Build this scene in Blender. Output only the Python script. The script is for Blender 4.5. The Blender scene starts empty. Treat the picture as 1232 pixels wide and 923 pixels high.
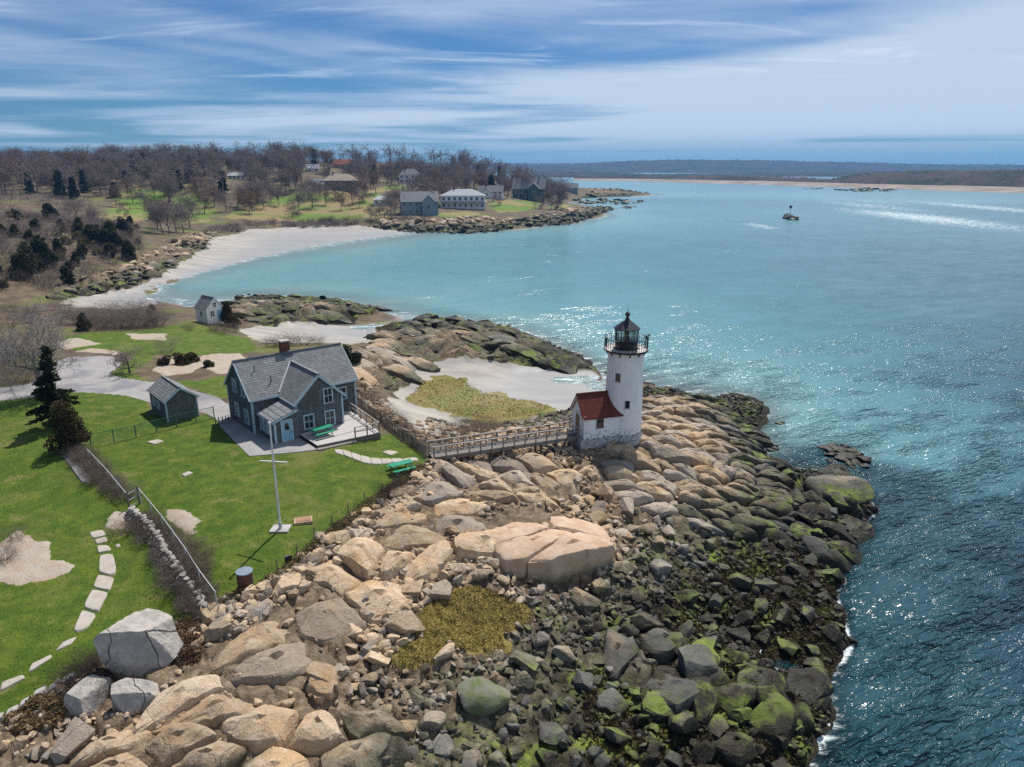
import bpy, bmesh, math, random
import numpy as np
from mathutils import Vector, Matrix

# ------------------------------------------------------------------ camera, sky, sun, exposure
SC = bpy.context.scene
COL = SC.collection
PITCH = math.radians(17.0); CAMH = 30.0; FPX = 855.0
cam_d = bpy.data.cameras.new('camera'); cam = bpy.data.objects.new('camera', cam_d); COL.objects.link(cam)
cam.location = (0, 0, CAMH); cam.rotation_euler = (math.radians(90) - PITCH, 0, 0)
cam_d.sensor_width = 36.0; cam_d.lens = FPX / 1232.0 * 36.0
cam_d.clip_start = 0.5; cam_d.clip_end = 30000
SC.camera = cam

SUN_EL = math.radians(56.0); SUN_AZ = math.radians(15.5)      # azimuth measured from +Y towards +X
sun_dir = Vector((math.sin(SUN_AZ) * math.cos(SUN_EL), math.cos(SUN_AZ) * math.cos(SUN_EL), math.sin(SUN_EL)))
sl = bpy.data.lights.new('sun', 'SUN'); sl.energy = 5.0; sl.angle = math.radians(0.53); sl.color = (1.0, 0.955, 0.88)
so = bpy.data.objects.new('sun', sl); COL.objects.link(so); so.location = (0, 0, 200)
so.rotation_euler = (-sun_dir).to_track_quat('-Z', 'Y').to_euler()

W = bpy.data.worlds.new('World'); SC.world = W; W.use_nodes = True
wt = W.node_tree; wt.nodes.clear()
def wn(t, **k):
    n = wt.nodes.new(t)
    for a, b in k.items(): setattr(n, a, b)
    return n
def wl(a, b): wt.links.new(a, b)
sky = wn('ShaderNodeTexSky', sky_type='NISHITA', sun_disc=False, sun_elevation=SUN_EL, sun_rotation=SUN_AZ, altitude=10.0, air_density=1.0, dust_density=0.2, ozone_density=2.5)
tc = wn('ShaderNodeTexCoord')
sep = wn('ShaderNodeSeparateXYZ'); wl(tc.outputs['Generated'], sep.inputs[0])
def wm(op, a, b=None, c=None, clamp=False):
    n = wn('ShaderNodeMath', operation=op, use_clamp=clamp)
    for i, v in enumerate((a, b, c)):
        if v is None: continue
        if isinstance(v, (int, float)): n.inputs[i].default_value = v
        else: wl(v, n.inputs[i])
    return n.outputs[0]
def wmr(v, a, b, c=0.0, d=1.0, smooth=True):
    n = wn('ShaderNodeMapRange', interpolation_type='SMOOTHSTEP' if smooth else 'LINEAR')
    wl(v, n.inputs[0])
    for i, q in enumerate((a, b, c, d)): n.inputs[i + 1].default_value = q
    return n.outputs[0]
# cloud sheets seen in perspective: direction projected on a layer overhead
zc = wm('MAXIMUM', sep.outputs[2], 0.004)
zz = wm('ADD', zc, 0.035)
cx = wm('DIVIDE', sep.outputs[0], zz); cy = wm('DIVIDE', sep.outputs[1], zz)
cb = wn('ShaderNodeCombineXYZ'); wl(cx, cb.inputs[0]); wl(cy, cb.inputs[1])
def wnoise(scale, detail, rough, off, dist=0.0, sx=1.0, sy=1.0):
    mp = wn('ShaderNodeMapping'); wl(cb.outputs[0], mp.inputs[0]); mp.inputs['Location'].default_value = off; mp.inputs['Scale'].default_value = (sx, sy, 1)
    n = wn('ShaderNodeTexNoise'); wl(mp.outputs[0], n.inputs['Vector'])
    n.inputs['Scale'].default_value = scale; n.inputs['Detail'].default_value = detail; n.inputs['Roughness'].default_value = rough; n.inputs['Distortion'].default_value = dist
    return n.outputs[0]
n1 = wnoise(0.24, 3.6, 0.48, (3.4, 1.3, 0), 0.5, 0.8, 1.0)
n2 = wnoise(1.3, 5.0, 0.6, (7.7, 2.2, 0), 0.9, 0.45, 1.0)
cov = wm('ADD', wm('MULTIPLY', n1, 0.88), wm('MULTIPLY', n2, 0.12))
tilt = wm('MULTIPLY', sep.outputs[0], 0.20)                      # the sheet thickens towards the sun's side (right)
cov = wm('ADD', cov, tilt)
low = wmr(sep.outputs[2], 0.0, 0.05)                           # clear air under the far edge of the sheet
veil = wm('MULTIPLY', wmr(cov, 0.345, 0.52), low)
streak = wm('MULTIPLY', wmr(n2, 0.55, 0.72), wmr(sep.outputs[2], 0.06, 0.13))
def wmix(f, a, b):
    n = wn('ShaderNodeMix', data_type='RGBA'); wl(f, n.inputs[0])
    for s, v in ((6, a), (7, b)):
        if isinstance(v, tuple): n.inputs[s].default_value = v
        else: wl(v, n.inputs[s])
    return n.outputs[2]
gam = wn('ShaderNodeMix', data_type='RGBA', blend_type='MULTIPLY'); gam.inputs[0].default_value = 1.0
wl(sky.outputs[0], gam.inputs[6]); gam.inputs[7].default_value = (0.175, 0.345, 0.55, 1)
c1 = wmix(wm('MULTIPLY', veil, 0.92), gam.outputs[2], (4.8, 5.7, 6.95, 1))
c2 = wmix(wm('MULTIPLY', streak, 0.30), c1, (7.2, 8.0, 9.2, 1))
bg = wn('ShaderNodeBackground'); wl(c2, bg.inputs[0]); bg.inputs[1].default_value = 0.11
wo = wn('ShaderNodeOutputWorld'); wl(bg.outputs[0], wo.inputs[0])

SC.view_settings.view_transform = 'Standard'; SC.view_settings.look = 'None'
SC.view_settings.exposure = 0.14; SC.view_settings.gamma = 1.0; SC.view_settings.use_curve_mapping = False
SC.render.engine = 'CYCLES'
SC.cycles.max_bounces = 6; SC.cycles.diffuse_bounces = 2; SC.cycles.glossy_bounces = 3; SC.cycles.transmission_bounces = 4; SC.cycles.transparent_max_bounces = 12
SC.cycles.caustics_reflective = False; SC.cycles.caustics_refractive = False
SC.cycles.sample_clamp_indirect = 4.0
SC.cycles.use_denoising = False      # keeps the sun glitter on the water and the stone grain crisp

# ------------------------------------------------------------------ numeric helpers
RNG = np.random.default_rng(11); random.seed(5)
CP, SP = math.cos(PITCH), math.sin(PITCH)
def ray(px, py):
    r = (np.asarray(px, float) - 616) / FPX; u = -(np.asarray(py, float) - 461.5) / FPX
    return np.stack([r, CP + u * SP, -SP + u * CP], -1)
def at(px, py, z):
    """survey helper: the ground point at height z that the photograph shows at this pixel"""
    d = ray(px, py); t = (np.asarray(z, float) - CAMH) / d[..., 2]
    q = d * t[..., None]; q[..., 2] += CAMH
    return q
def proj(x, y, z):
    dz = z - CAMH; dep = y * CP - dz * SP; up = y * SP + dz * CP
    return 616 + FPX * x / dep, 461.5 - FPX * up / dep
def _hash(ix, iy, s):
    h = (ix.astype(np.int64) * 374761393 + iy.astype(np.int64) * 668265263 + s * 1442695041) & 0xFFFFFFFF
    h = ((h ^ (h >> 13)) * 1274126177) & 0xFFFFFFFF
    return ((h ^ (h >> 16)) & 0xFFFFFF) / float(0xFFFFFF)
def vnoise(x, y, s=0):
    ix = np.floor(x); iy = np.floor(y); fx = x - ix; fy = y - iy
    fx = fx * fx * (3 - 2 * fx); fy = fy * fy * (3 - 2 * fy)
    a = _hash(ix, iy, s); b = _hash(ix + 1, iy, s); c = _hash(ix, iy + 1, s); d = _hash(ix + 1, iy + 1, s)
    return (a * (1 - fx) + b * fx) * (1 - fy) + (c * (1 - fx) + d * fx) * fy
def fbm(x, y, s=0, oct=4, g=0.5):
    r = 0; a = 1; t = 0
    for k in range(oct):
        r = r + a * (vnoise(x * 2 ** k + 17.3 * k, y * 2 ** k - 9.1 * k, s + k) - 0.5) * 2; t += a; a *= g
    return r / t
def voro(x, y, s=0, jit=0.9):
    ix = np.floor(x); iy = np.floor(y); f1 = np.full(x.shape, 9.0); f2 = np.full(x.shape, 9.0); idv = np.zeros(x.shape)
    for dx in (-1, 0, 1):
        for dy in (-1, 0, 1):
            jx = ix + dx; jy = iy + dy
            d = np.hypot(jx + .5 + jit * (_hash(jx, jy, s) - .5) - x, jy + .5 + jit * (_hash(jx, jy, s + 7) - .5) - y)
            new = d < f1; f2 = np.where(new, f1, np.minimum(f2, d)); idv = np.where(new, _hash(jx, jy, s + 13), idv); f1 = np.where(new, d, f1)
    return f1, f2, idv
def inpoly(x, y, poly):
    poly = np.asarray(poly)[:, :2]; r = np.zeros(np.shape(x), bool); n = len(poly)
    for i in range(n):
        x0, y0 = poly[i]; x1, y1 = poly[(i + 1) % n]
        if y0 == y1: continue
        c = ((y0 > y) != (y1 > y)) & (x < (x1 - x0) * (y - y0) / (y1 - y0) + x0); r ^= c
    return r
def polydist(x, y, poly):
    poly = np.asarray(poly)[:, :2]; d = np.full(np.shape(x), 1e9); n = len(poly)
    for i in range(n):
        a = poly[i]; b = poly[(i + 1) % n]; ab = b - a; L = (ab ** 2).sum() + 1e-9
        t = np.clip(((x - a[0]) * ab[0] + (y - a[1]) * ab[1]) / L, 0, 1)
        d = np.minimum(d, np.hypot(x - a[0] - t * ab[0], y - a[1] - t * ab[1]))
    return d
def sdf(x, y, poly):
    d = polydist(x, y, poly); return np.where(inpoly(x, y, poly), d, -d)

# ------------------------------------------------------------------ material helper
class Mat:
    def __init__(s, name):
        s.m = bpy.data.materials.new(name); s.m.use_nodes = True; s.t = s.m.node_tree; s.t.nodes.clear()
        s.out = s.t.nodes.new('ShaderNodeOutputMaterial'); s.b = s.t.nodes.new('ShaderNodeBsdfPrincipled')
        s.t.links.new(s.b.outputs[0], s.out.inputs[0]); s.b.inputs['Roughness'].default_value = 0.85
        s.b.inputs['Specular IOR Level'].default_value = 0.25
        s._pos = None
    def N(s, t, **k):
        n = s.t.nodes.new(t)
        for a, b in k.items(): setattr(n, a, b)
        return n
    def put(s, sock, v):
        if v is None: return
        if isinstance(v, bpy.types.NodeSocket): s.t.links.new(v, sock)
        else:
            if isinstance(v, tuple) and len(v) == 3 and sock.type == 'RGBA': v = (*v, 1)
            sock.default_value = v
    def pos(s):
        if s._pos is None: s._pos = s.N('ShaderNodeNewGeometry')
        return s._pos.outputs['Position']
    def geo(s, k): s.pos(); return s._pos.outputs[k]
    def obj(s): return s.N('ShaderNodeTexCoord').outputs['Object']
    def mapping(s, v, scale=(1, 1, 1), rot=(0, 0, 0)):
        n = s.N('ShaderNodeMapping'); s.put(n.inputs[0], v); n.inputs['Scale'].default_value = scale; n.inputs['Rotation'].default_value = rot; return n.outputs[0]
    def noise(s, scale, detail=4, rough=0.55, vec=None, dist=0.0):
        n = s.N('ShaderNodeTexNoise'); s.put(n.inputs['Vector'], vec or s.pos()); s.put(n.inputs['Scale'], scale); s.put(n.inputs['Detail'], float(detail)); s.put(n.inputs['Roughness'], rough); s.put(n.inputs['Distortion'], dist); return n.outputs[0]
    def vor(s, scale, vec=None, feature='F1', out=0):
        n = s.N('ShaderNodeTexVoronoi', feature=feature); s.put(n.inputs['Vector'], vec or s.pos()); s.put(n.inputs['Scale'], scale); return n.outputs[out]
    def mr(s, v, a, b, c=0.0, d=1.0):
        n = s.N('ShaderNodeMapRange', interpolation_type='SMOOTHSTEP'); s.put(n.inputs[0], v)
        for i, q in enumerate((a, b, c, d)): s.put(n.inputs[i + 1], q)
        return n.outputs[0]
    def mth(s, op, a, b=None, c=None):
        n = s.N('ShaderNodeMath', operation=op)
        for i, v in enumerate((a, b, c)): s.put(n.inputs[i], v)
        return n.outputs[0]
    def mix(s, f, a, b, mode='MIX'):
        n = s.N('ShaderNodeMix', data_type='RGBA', blend_type=mode); s.put(n.inputs[0], f); s.put(n.inputs[6], a); s.put(n.inputs[7], b); return n.outputs[2]
    def ramp(s, v, stops):
        n = s.N('ShaderNodeValToRGB'); s.put(n.inputs[0], v); e = n.color_ramp.elements
        while len(e) < len(stops): e.new(0.5)
        for q, (p, c) in zip(e, stops): q.position = p; q.color = (*c, 1)
        return n.outputs[0]
    def joints(s, L, rot, rnd=None, wob=.12, w=.012):
        x = s.mth('ADD', s.mth('DIVIDE', s.sep(s.mapping(s.pos(), (1, 1, 1), rot))[0], L), s.mth('MULTIPLY', s.noise(.7, 3, .55), wob * 2))
        if rnd is not None: x = s.mth('ADD', x, s.mth('MULTIPLY', rnd, 13.7))
        return s.mr(s.mth('ABSOLUTE', s.mth('SUBTRACT', s.mth('FRACT', x), .5)), 0.0, w)
    def attr(s, name, out=2): n = s.N('ShaderNodeAttribute', attribute_name=name); return n.outputs[out]
    def rnd(s): return s.N('ShaderNodeObjectInfo').outputs['Random']
    def sep(s, v): n = s.N('ShaderNodeSeparateXYZ'); s.put(n.inputs[0], v); return n.outputs
    def bump(s, h, strength=0.4, dist=0.1, normal=None):
        n = s.N('ShaderNodeBump'); s.put(n.inputs['Height'], h); s.put(n.inputs['Strength'], strength); s.put(n.inputs['Distance'], dist)
        if normal is not None: s.put(n.inputs['Normal'], normal)
        return n.outputs[0]
    def fin(s, col=None, rough=None, spec=None, normal=None, metal=None):
        s.put(s.b.inputs['Base Color'], col); s.put(s.b.inputs['Roughness'], rough); s.put(s.b.inputs['Specular IOR Level'], spec)
        s.put(s.b.inputs['Normal'], normal); s.put(s.b.inputs['Metallic'], metal); return s.m

# ------------------------------------------------------------------ object helpers
def tag(o, label=None, cat=None, group=None, kind=None):
    if label: o['label'] = label
    if cat: o['category'] = cat
    if group: o['group'] = group
    if kind: o['kind'] = kind
    return o
def empty(name, loc=(0, 0, 0), rz=0.0, label=None, cat=None, group=None):
    o = bpy.data.objects.new(name, None); COL.objects.link(o); o.location = loc; o.rotation_euler = (0, 0, rz); o.empty_display_size = 0.3
    return tag(o, label, cat, group)
def link(name, me, parent=None, loc=None, rot=None, scale=None):
    o = bpy.data.objects.new(name, me); COL.objects.link(o)
    if parent: o.parent = parent
    if loc is not None: o.location = loc
    if rot is not None: o.rotation_euler = rot
    if scale is not None: o.scale = scale
    return o
def copy_tree(o, parent=None):
    c = o.copy(); COL.objects.link(c); c.parent = parent
    for ch in list(o.children): copy_tree(ch, c)
    return c
def npmesh(name, v, f, mat, smooth=True, sharp=None):
    """mesh from a vertex array and an (n,3) or (n,4) face array"""
    v = np.asarray(v, np.float32); f = np.asarray(f, np.int32)
    me = bpy.data.meshes.new(name); k = f.shape[1]
    me.vertices.add(len(v)); me.vertices.foreach_set('co', v.ravel())
    me.loops.add(f.size); me.loops.foreach_set('vertex_index', f.ravel())
    me.polygons.add(len(f)); me.polygons.foreach_set('loop_start', np.arange(0, f.size, k, dtype=np.int32))
    me.update(calc_edges=True); me.validate()
    me.polygons.foreach_set('use_smooth', np.full(len(me.polygons), smooth))
    if sharp: me.set_sharp_from_angle(angle=math.radians(sharp))
    if mat: me.materials.append(mat)
    return me
def fattr(me, name, vals):
    a = me.attributes.new(name, 'FLOAT', 'POINT'); a.data.foreach_set('value', np.asarray(vals, np.float32))
class MB:
    """collects boxes, prisms, bars and tubes into one mesh"""
    def __init__(s): s.v = []; s.f = []
    def add(s, v, f):
        b = len(s.v); s.v += [tuple(p) for p in v]; s.f += [tuple(b + i for i in q) for q in f]; return s
    def box(s, x0, x1, y0, y1, z0, z1):
        return s.add([(x0, y0, z0), (x1, y0, z0), (x1, y1, z0), (x0, y1, z0), (x0, y0, z1), (x1, y0, z1), (x1, y1, z1), (x0, y1, z1)],
                     [(0, 3, 2, 1), (4, 5, 6, 7), (0, 1, 5, 4), (1, 2, 6, 5), (2, 3, 7, 6), (3, 0, 4, 7)])
    def prism(s, pts, vec):
        n = len(pts); v = [Vector(p) for p in pts]; w = [p + Vector(vec) for p in v]
        nor = sum(((v[i] - v[0]).cross(v[(i + 1) % n] - v[0]) for i in range(1, n - 1)), Vector())
        a = list(range(n)); fl = nor.dot(Vector(vec)) > 0
        f = [tuple(a[::-1]) if fl else tuple(a), tuple(x + n for x in (a if fl else a[::-1]))]
        for i in range(n):
            j = (i + 1) % n; q = (i, j, j + n, i + n); f.append(q if fl else q[::-1])
        return s.add(v + w, f)
    def bar(s, p, q, w, h=None, up=(0, 0, 1)):
        h = h or w; p = Vector(p); q = Vector(q); d = (q - p).normalized(); u = Vector(up)
        if abs(d.dot(u)) > .98: u = Vector((0, 1, 0))
        r = d.cross(u).normalized(); u = r.cross(d)
        v = [c + r * a * w / 2 + u * b * h / 2 for c in (p, q) for a, b in ((-1, -1), (1, -1), (1, 1), (-1, 1))]
        return s.add(v, [(0, 1, 2, 3)[::1], (7, 6, 5, 4), (0, 4, 5, 1), (1, 5, 6, 2), (2, 6, 7, 3), (3, 7, 4, 0)])
    def tube(s, p, q, r0, r1=None, n=10, cap=True):
        r1 = r0 if r1 is None else r1; p = Vector(p); q = Vector(q); d = (q - p).normalized()
        u = d.orthogonal().normalized(); w = d.cross(u); v = []
        for c, r in ((p, r0), (q, r1)):
            for i in range(n):
                a = 2 * math.pi * i / n; v.append(c + u * r * math.cos(a) + w * r * math.sin(a))
        f = [(i, (i + 1) % n, n + (i + 1) % n, n + i) for i in range(n)]
        if cap: f += [tuple(range(n))[::-1], tuple(range(n, 2 * n))]
        return s.add(v, f)
    def lathe(s, prof, n=32, c=(0, 0, 0), a0=0.0, a1=2 * math.pi):
        full = abs(a1 - a0 - 2 * math.pi) < 1e-6; m = n if full else n + 1; v = []
        for r, z in prof:
            for i in range(m):
                a = a0 + (a1 - a0) * i / n; v.append((c[0] + r * math.cos(a), c[1] + r * math.sin(a), c[2] + z))
        f = []
        for k in range(len(prof) - 1):
            for i in range(n):
                j = (i + 1) % m; f.append((k * m + i, k * m + j, (k + 1) * m + j, (k + 1) * m + i))
        return s.add(v, f)
    def mesh(s, name, mat, smooth=None):
        me = bpy.data.meshes.new(name); me.from_pydata(s.v, [], s.f); me.update()
        if mat: me.materials.append(mat)
        if smooth:
            me.polygons.foreach_set('use_smooth', np.full(len(me.polygons), True)); me.set_sharp_from_angle(angle=math.radians(smooth))
        return me
    def build(s, name, mat, parent=None, smooth=None, **k): return link(name, s.mesh(name, mat, smooth), parent, **k)
# ------------------------------------------------------------------ terrain heights: surveyed spots joined by a radial spline
def dens(pts, step):
    out = []
    for (a, b) in zip(pts[:-1], pts[1:]):
        n = max(1, int(math.hypot(b[0] - a[0], b[1] - a[1]) / step))
        out += [tuple(np.array(a) + (np.array(b) - np.array(a)) * k / n) for k in range(n)]
    return out + [pts[-1]]
SHORE1 = [(965, 960), (968, 923), (978, 892), (1004, 862), (985, 838), (1000, 812), (1026, 775), (1018, 742), (1016, 700), (1022, 668), (1050, 640), (1058, 616), (1042, 590), (1000, 571), (958, 566), (930, 556), (914, 541), (902, 520), (919, 505), (921, 490), (897, 478), (862, 479), (832, 476), (800, 466), (774, 462)]
SHORE2 = [(728, 470), (700, 462), (690, 452), (716, 441), (690, 425), (650, 414), (612, 395), (562, 388), (520, 385), (470, 393), (452, 408), (420, 392), (450, 374), (400, 361), (340, 359), (290, 357), (270, 364), (228, 370), (196, 363), (172, 357), (186, 344), (240, 328), (300, 312), (360, 300), (420, 290), (480, 283), (504, 279), (560, 280), (600, 277), (625, 270), (680, 270), (692, 265), (725, 258), (733, 251), (702, 248), (680, 244), (690, 239), (735, 237), (776, 233), (745, 229), (715, 226), (700, 222)]
CPT = [(x, y, 0.0) for x, y in dens(SHORE1, 22)] + [(x, y, 0.0) for x, y in dens(SHORE2, 22)]
CPT += [  # below the sea
 (1085, 600, -3), (1150, 620, -3.2), (1200, 560, -4), (1080, 700, -5), (1060, 780, -5), (1150, 800, -8.5), (1220, 700, -7), (1050, 860, -4.5), (1100, 915, -9), (1220, 900, -11), (960, 520, -1.3), (980, 540, -1.0), (1040, 520, -3), (1000, 480, -2.6), (900, 450, -2.0), (1150, 500, -4.5), (800, 430, -2.2), (760, 440, -1.6), (800, 380, -3), (650, 385, -2.2), (600, 350, -2.4), (450, 345, -1.8), (300, 338, -1.3), (240, 350, -1), (700, 300, -3.4), (560, 300, -2.2), (900, 320, -4), (1200, 400, -5), (1200, 290, -4), (950, 262, -3), (800, 250, -3), (900, 235, -2), (1150, 245, -1.6), (780, 240, -2), (480, 300, -1.2), (690, 278, -1.5), (760, 260, -2.5), (1080, 640, -3.2),
 # fore-shore
 (230, 760, 4.8), (300, 722, 5.5), (420, 645, 5.7), (510, 582, 5.8), (350, 780, 4.3), (450, 720, 4.2), (500, 660, 4.7), (560, 640, 4.4), (640, 600, 4.5), (650, 650, 4.4), (600, 640, 4.5), (700, 650, 3.9), (300, 880, 3.6), (150, 900, 3.7), (450, 850, 2.8), (550, 760, 2.9), (560, 840, 2.3), (640, 900, 1.5), (500, 915, 2.1), (700, 720, 2.2), (700, 800, 1.6), (760, 650, 2.5), (800, 700, 1.7), (800, 780, 1.1), (780, 850, 1.3), (860, 900, 0.8), (620, 705, 3.2), (670, 700, 2.9), (400, 950, 2.6), (200, 960, 3.2), (0, 960, 3.4), (640, 960, 1.2), (800, 950, 0.8),
 (690, 562, 4.6), (750, 562, 4.7), (720, 530, 5.1), (775, 522, 4.9), (830, 540, 3.7), (880, 560, 2.6), (850, 500, 2.5), (800, 490, 2.8), (870, 492, 1.6), (900, 600, 1.8), (950, 592, 0.9), (1010, 600, 1.1), (960, 640, 0.9), (900, 650, 1.2), (850, 620, 2.2), (930, 700, 0.8), (980, 722, 0.6), (905, 738, 0.6), (955, 872, 0.7), (900, 830, 0.8), (922, 788, -0.15), (872, 757, 0.0), (955, 810, -0.3), (890, 775, 0.3),
 (560, 560, 4.9), (620, 560, 4.7), (600, 530, 3.7), (560, 512, 2.3), (650, 512, 2.2), (690, 505, 1.6), (500, 490, 0.9), (560, 470, 0.7), (640, 490, 0.8), (620, 450, 0.22), (560, 440, 0.3), (670, 470, 0.12), (705, 486, 0.4), (590, 432, 0.4), (650, 440, 0.25), (530, 510, 2.0),
 (440, 490, 5.4), (470, 520, 5.8), (500, 535, 6.1), (430, 455, 4.3), (470, 440, 3.2), (445, 425, 3.3), (500, 434, 1.4), (480, 470, 1.1), (470, 405, 3.2), (530, 400, 4.4), (560, 415, 3.8), (600, 415, 2.8), (640, 425, 1.6), (690, 437, 0.7), (510, 425, 1.0),
 (310, 368, 2.4), (340, 384, 0.7), (380, 371, 2.6), (430, 374, 0.9), (380, 398, 0.5), (425, 402, 0.3), (350, 405, 1.1), (300, 400, 2.4), (245, 388, 4.0), (200, 400, 4.9), (270, 410, 4.5), (300, 420, 4.5), (350, 425, 4.6), (390, 425, 4.0),
 (150, 430, 6.3), (100, 470, 6.6), (200, 470, 6.6), (250, 500, 6.5), (0, 470, 6.6), (0, 430, 6.5), (60, 400, 5.8), (120, 390, 4.6), (0, 400, 6.0), (150, 372, 1.6), (60, 362, 1.6), (0, 366, 2.2), (100, 352, 1.2),
 (0, 520, 6.3), (60, 560, 6.2), (150, 540, 6.5), (250, 560, 6.5), (350, 572, 6.5), (290, 520, 6.5), (450, 550, 6.5), (500, 556, 6.4), (420, 600, 6.3), (300, 640, 6.2), (230, 620, 6.3), (270, 680, 6.0), (340, 652, 6.2), (480, 575, 6.3), (400, 480, 6.4), (330, 480, 6.5),
 (0, 600, 5.8), (100, 600, 5.9), (150, 640, 5.6), (50, 700, 5.2), (150, 700, 5.2), (220, 732, 4.9), (0, 800, 4.8), (100, 780, 4.9), (200, 752, 4.7), (240, 690, 5.9), (40, 872, 3.8), (0, 900, 3.6), (100, 862, 3.9), (170, 842, 4.2), (120, 800, 4.6),
 # far shores of the bay
 (230, 300, 1.3), (275, 282, 1.3), (330, 275, 1.2), (400, 271, 1.2), (460, 275, 1.0), (300, 292, 0.5), (400, 282, 0.4), (200, 330, 1.6), (150, 345, 1.4), (130, 330, 2.6), (170, 315, 3.0), (200, 300, 3.2), (230, 288, 3.6),
 (0, 335, 5), (50, 305, 7), (0, 262, 12), (100, 285, 8), (150, 308, 4.5), (60, 240, 14), (0, 230, 16),
 (280, 268, 3.8), (350, 262, 3.8), (440, 265, 3.6), (480, 268, 3.2), (540, 268, 3.0), (600, 266, 3.0), (650, 262, 2.4), (700, 256, 1.8), (500, 258, 5), (600, 248, 6.5), (560, 252, 5.5), (640, 245, 6.5), (670, 250, 4), (300, 255, 6.5), (400, 245, 8.5), (170, 250, 8.5), (150, 225, 18), (330, 240, 11), (400, 228, 16), (450, 250, 7), (480, 218, 18), (240, 245, 10), (250, 228, 17), (700, 232, 3), (660, 232, 6), (560, 226, 15), (620, 222, 12)]
_c = at([c[0] for c in CPT], [c[1] for c in CPT], [c[2] for c in CPT])
WPT = [(-230, 640, 33), (-180, 630, 34), (-100, 640, 32), (-40, 640, 27), (0, 660, 19), (40, 720, 12), (90, 800, 6), (-330, 600, 29), (-450, 560, 25), (-400, 450, 20), (-320, 330, 15), (-250, 200, 9), (-150, 110, 7), (-120, 60, 7), (-80, 40, 6.2), (-50, 25, 5), (-25, 12, 3.6), (0, 14, 1.6), (14, 18, 0), (35, 18, -5), (60, 25, -7), (90, 60, -7), (160, 160, -6), (300, 300, -5), (400, 600, -4), (200, 900, -3), (600, 900, -3), (100, 1000, 2), (-200, 900, 25), (-500, 900, 22), (-600, 500, 24)]
CTRL = np.vstack([_c, np.array(WPT, float)])
_, _u = np.unique(np.round(CTRL[:, :2], 1), axis=0, return_index=True); CTRL = CTRL[np.sort(_u)]
_S = 50.0; _X = CTRL[:, :2] / _S; _n = len(_X)
_D = np.hypot(_X[:, None, 0] - _X[None, :, 0], _X[:, None, 1] - _X[None, :, 1])
_A = np.zeros((_n + 3, _n + 3)); _A[:_n, :_n] = -_D - np.eye(_n) * 0.0006; _A[:_n, _n] = 1; _A[:_n, _n + 1:] = _X; _A[_n, :_n] = 1; _A[_n + 1:, :_n] = _X.T
_Wt = np.linalg.solve(_A, np.concatenate([CTRL[:, 2], np.zeros(3)]))
def hbase(x, y):
    x = np.asarray(x, float); y = np.asarray(y, float); sh = x.shape; X = x.ravel() / _S; Y = y.ravel() / _S; r = np.empty(len(X))
    Wf = _Wt.astype(np.float32); XX = _X.astype(np.float32)
    for i in range(0, len(X), 20000):
        a = X[i:i + 20000].astype(np.float32); b = Y[i:i + 20000].astype(np.float32)
        r[i:i + 20000] = -np.sqrt((a[:, None] - XX[None, :, 0]) ** 2 + (b[:, None] - XX[None, :, 1]) ** 2) @ Wf[:_n] + Wf[_n] + Wf[_n + 1] * a + Wf[_n + 2] * b
    return r.reshape(sh)
_ts = np.geomspace(14, 1500, 420)
def gnd(px, py):
    """where the line of sight through a surveyed pixel first meets the ground"""
    px = np.atleast_1d(np.asarray(px, float)); py = np.atleast_1d(np.asarray(py, float)); d = ray(px, py); d = d / np.hypot(d[:, 0], d[:, 1])[:, None]
    X = d[:, None, 0] * _ts; Y = d[:, None, 1] * _ts; Z = CAMH + d[:, None, 2] * _ts; G = np.maximum(hbase(X, Y), 0.0)
    hit = Z <= G; k = np.where(hit.any(1), hit.argmax(1), len(_ts) - 1); lo = _ts[np.maximum(k - 1, 0)].copy(); hi = _ts[k].copy()
    for _ in range(14):
        m = (lo + hi) / 2; below = CAMH + d[:, 2] * m <= np.maximum(hbase(d[:, 0] * m, d[:, 1] * m), 0); hi = np.where(below, m, hi); lo = np.where(below, lo, m)
    return d * hi[:, None] + np.array([0, 0, CAMH])
def gpoly(pts): a = np.array(pts, float); return gnd(a[:, 0], a[:, 1])
def g1(px, py): return Vector(gnd([px], [py])[0])

# surveyed outlines on the ground
LAWN = gpoly([(0, 482), (40, 478), (95, 470), (150, 474), (178, 484), (182, 498), (232, 500), (250, 498), (272, 512), (300, 545), (388, 543), (470, 522), (512, 552), (505, 563), (480, 585), (430, 612), (400, 638), (375, 655), (335, 690), (300, 712), (262, 722), (240, 742), (228, 752), (200, 752), (165, 770), (128, 776), (122, 792), (95, 815), (60, 826), (0, 866), (-60, 880), (-260, 760), (-220, 500)])
LAWN2 = gpoly([(75, 405), (110, 400), (165, 398), (230, 388), (262, 398), (300, 408), (312, 420), (285, 428), (215, 428), (190, 426), (172, 440), (160, 448), (178, 456), (190, 462), (165, 462), (130, 452), (160, 430), (150, 424), (100, 424), (70, 415)])
LAWN3 = gpoly([(182, 458), (235, 458), (268, 452), (280, 458), (276, 480), (262, 478), (235, 468), (190, 462)])
LAWN4 = gpoly([(398, 546), (440, 535), (472, 524), (506, 553), (478, 560)])
DRIVE = gpoly([(-40, 466), (0, 466), (36, 462), (55, 440), (85, 430), (140, 428), (150, 432), (140, 444), (130, 450), (150, 456), (185, 460), (232, 470), (262, 478), (290, 496), (300, 512), (275, 516), (258, 503), (245, 496), (180, 484), (150, 476), (95, 472), (40, 478), (0, 482), (-40, 484)])
BEACH = gpoly([(70, 364), (90, 356), (120, 352), (150, 345), (186, 328), (215, 312), (235, 300), (250, 286), (300, 276), (380, 270), (440, 272), (480, 277), (505, 280), (480, 284), (420, 291), (360, 301), (300, 313), (240, 329), (186, 345), (172, 358), (196, 364), (150, 372), (100, 370)])
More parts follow.
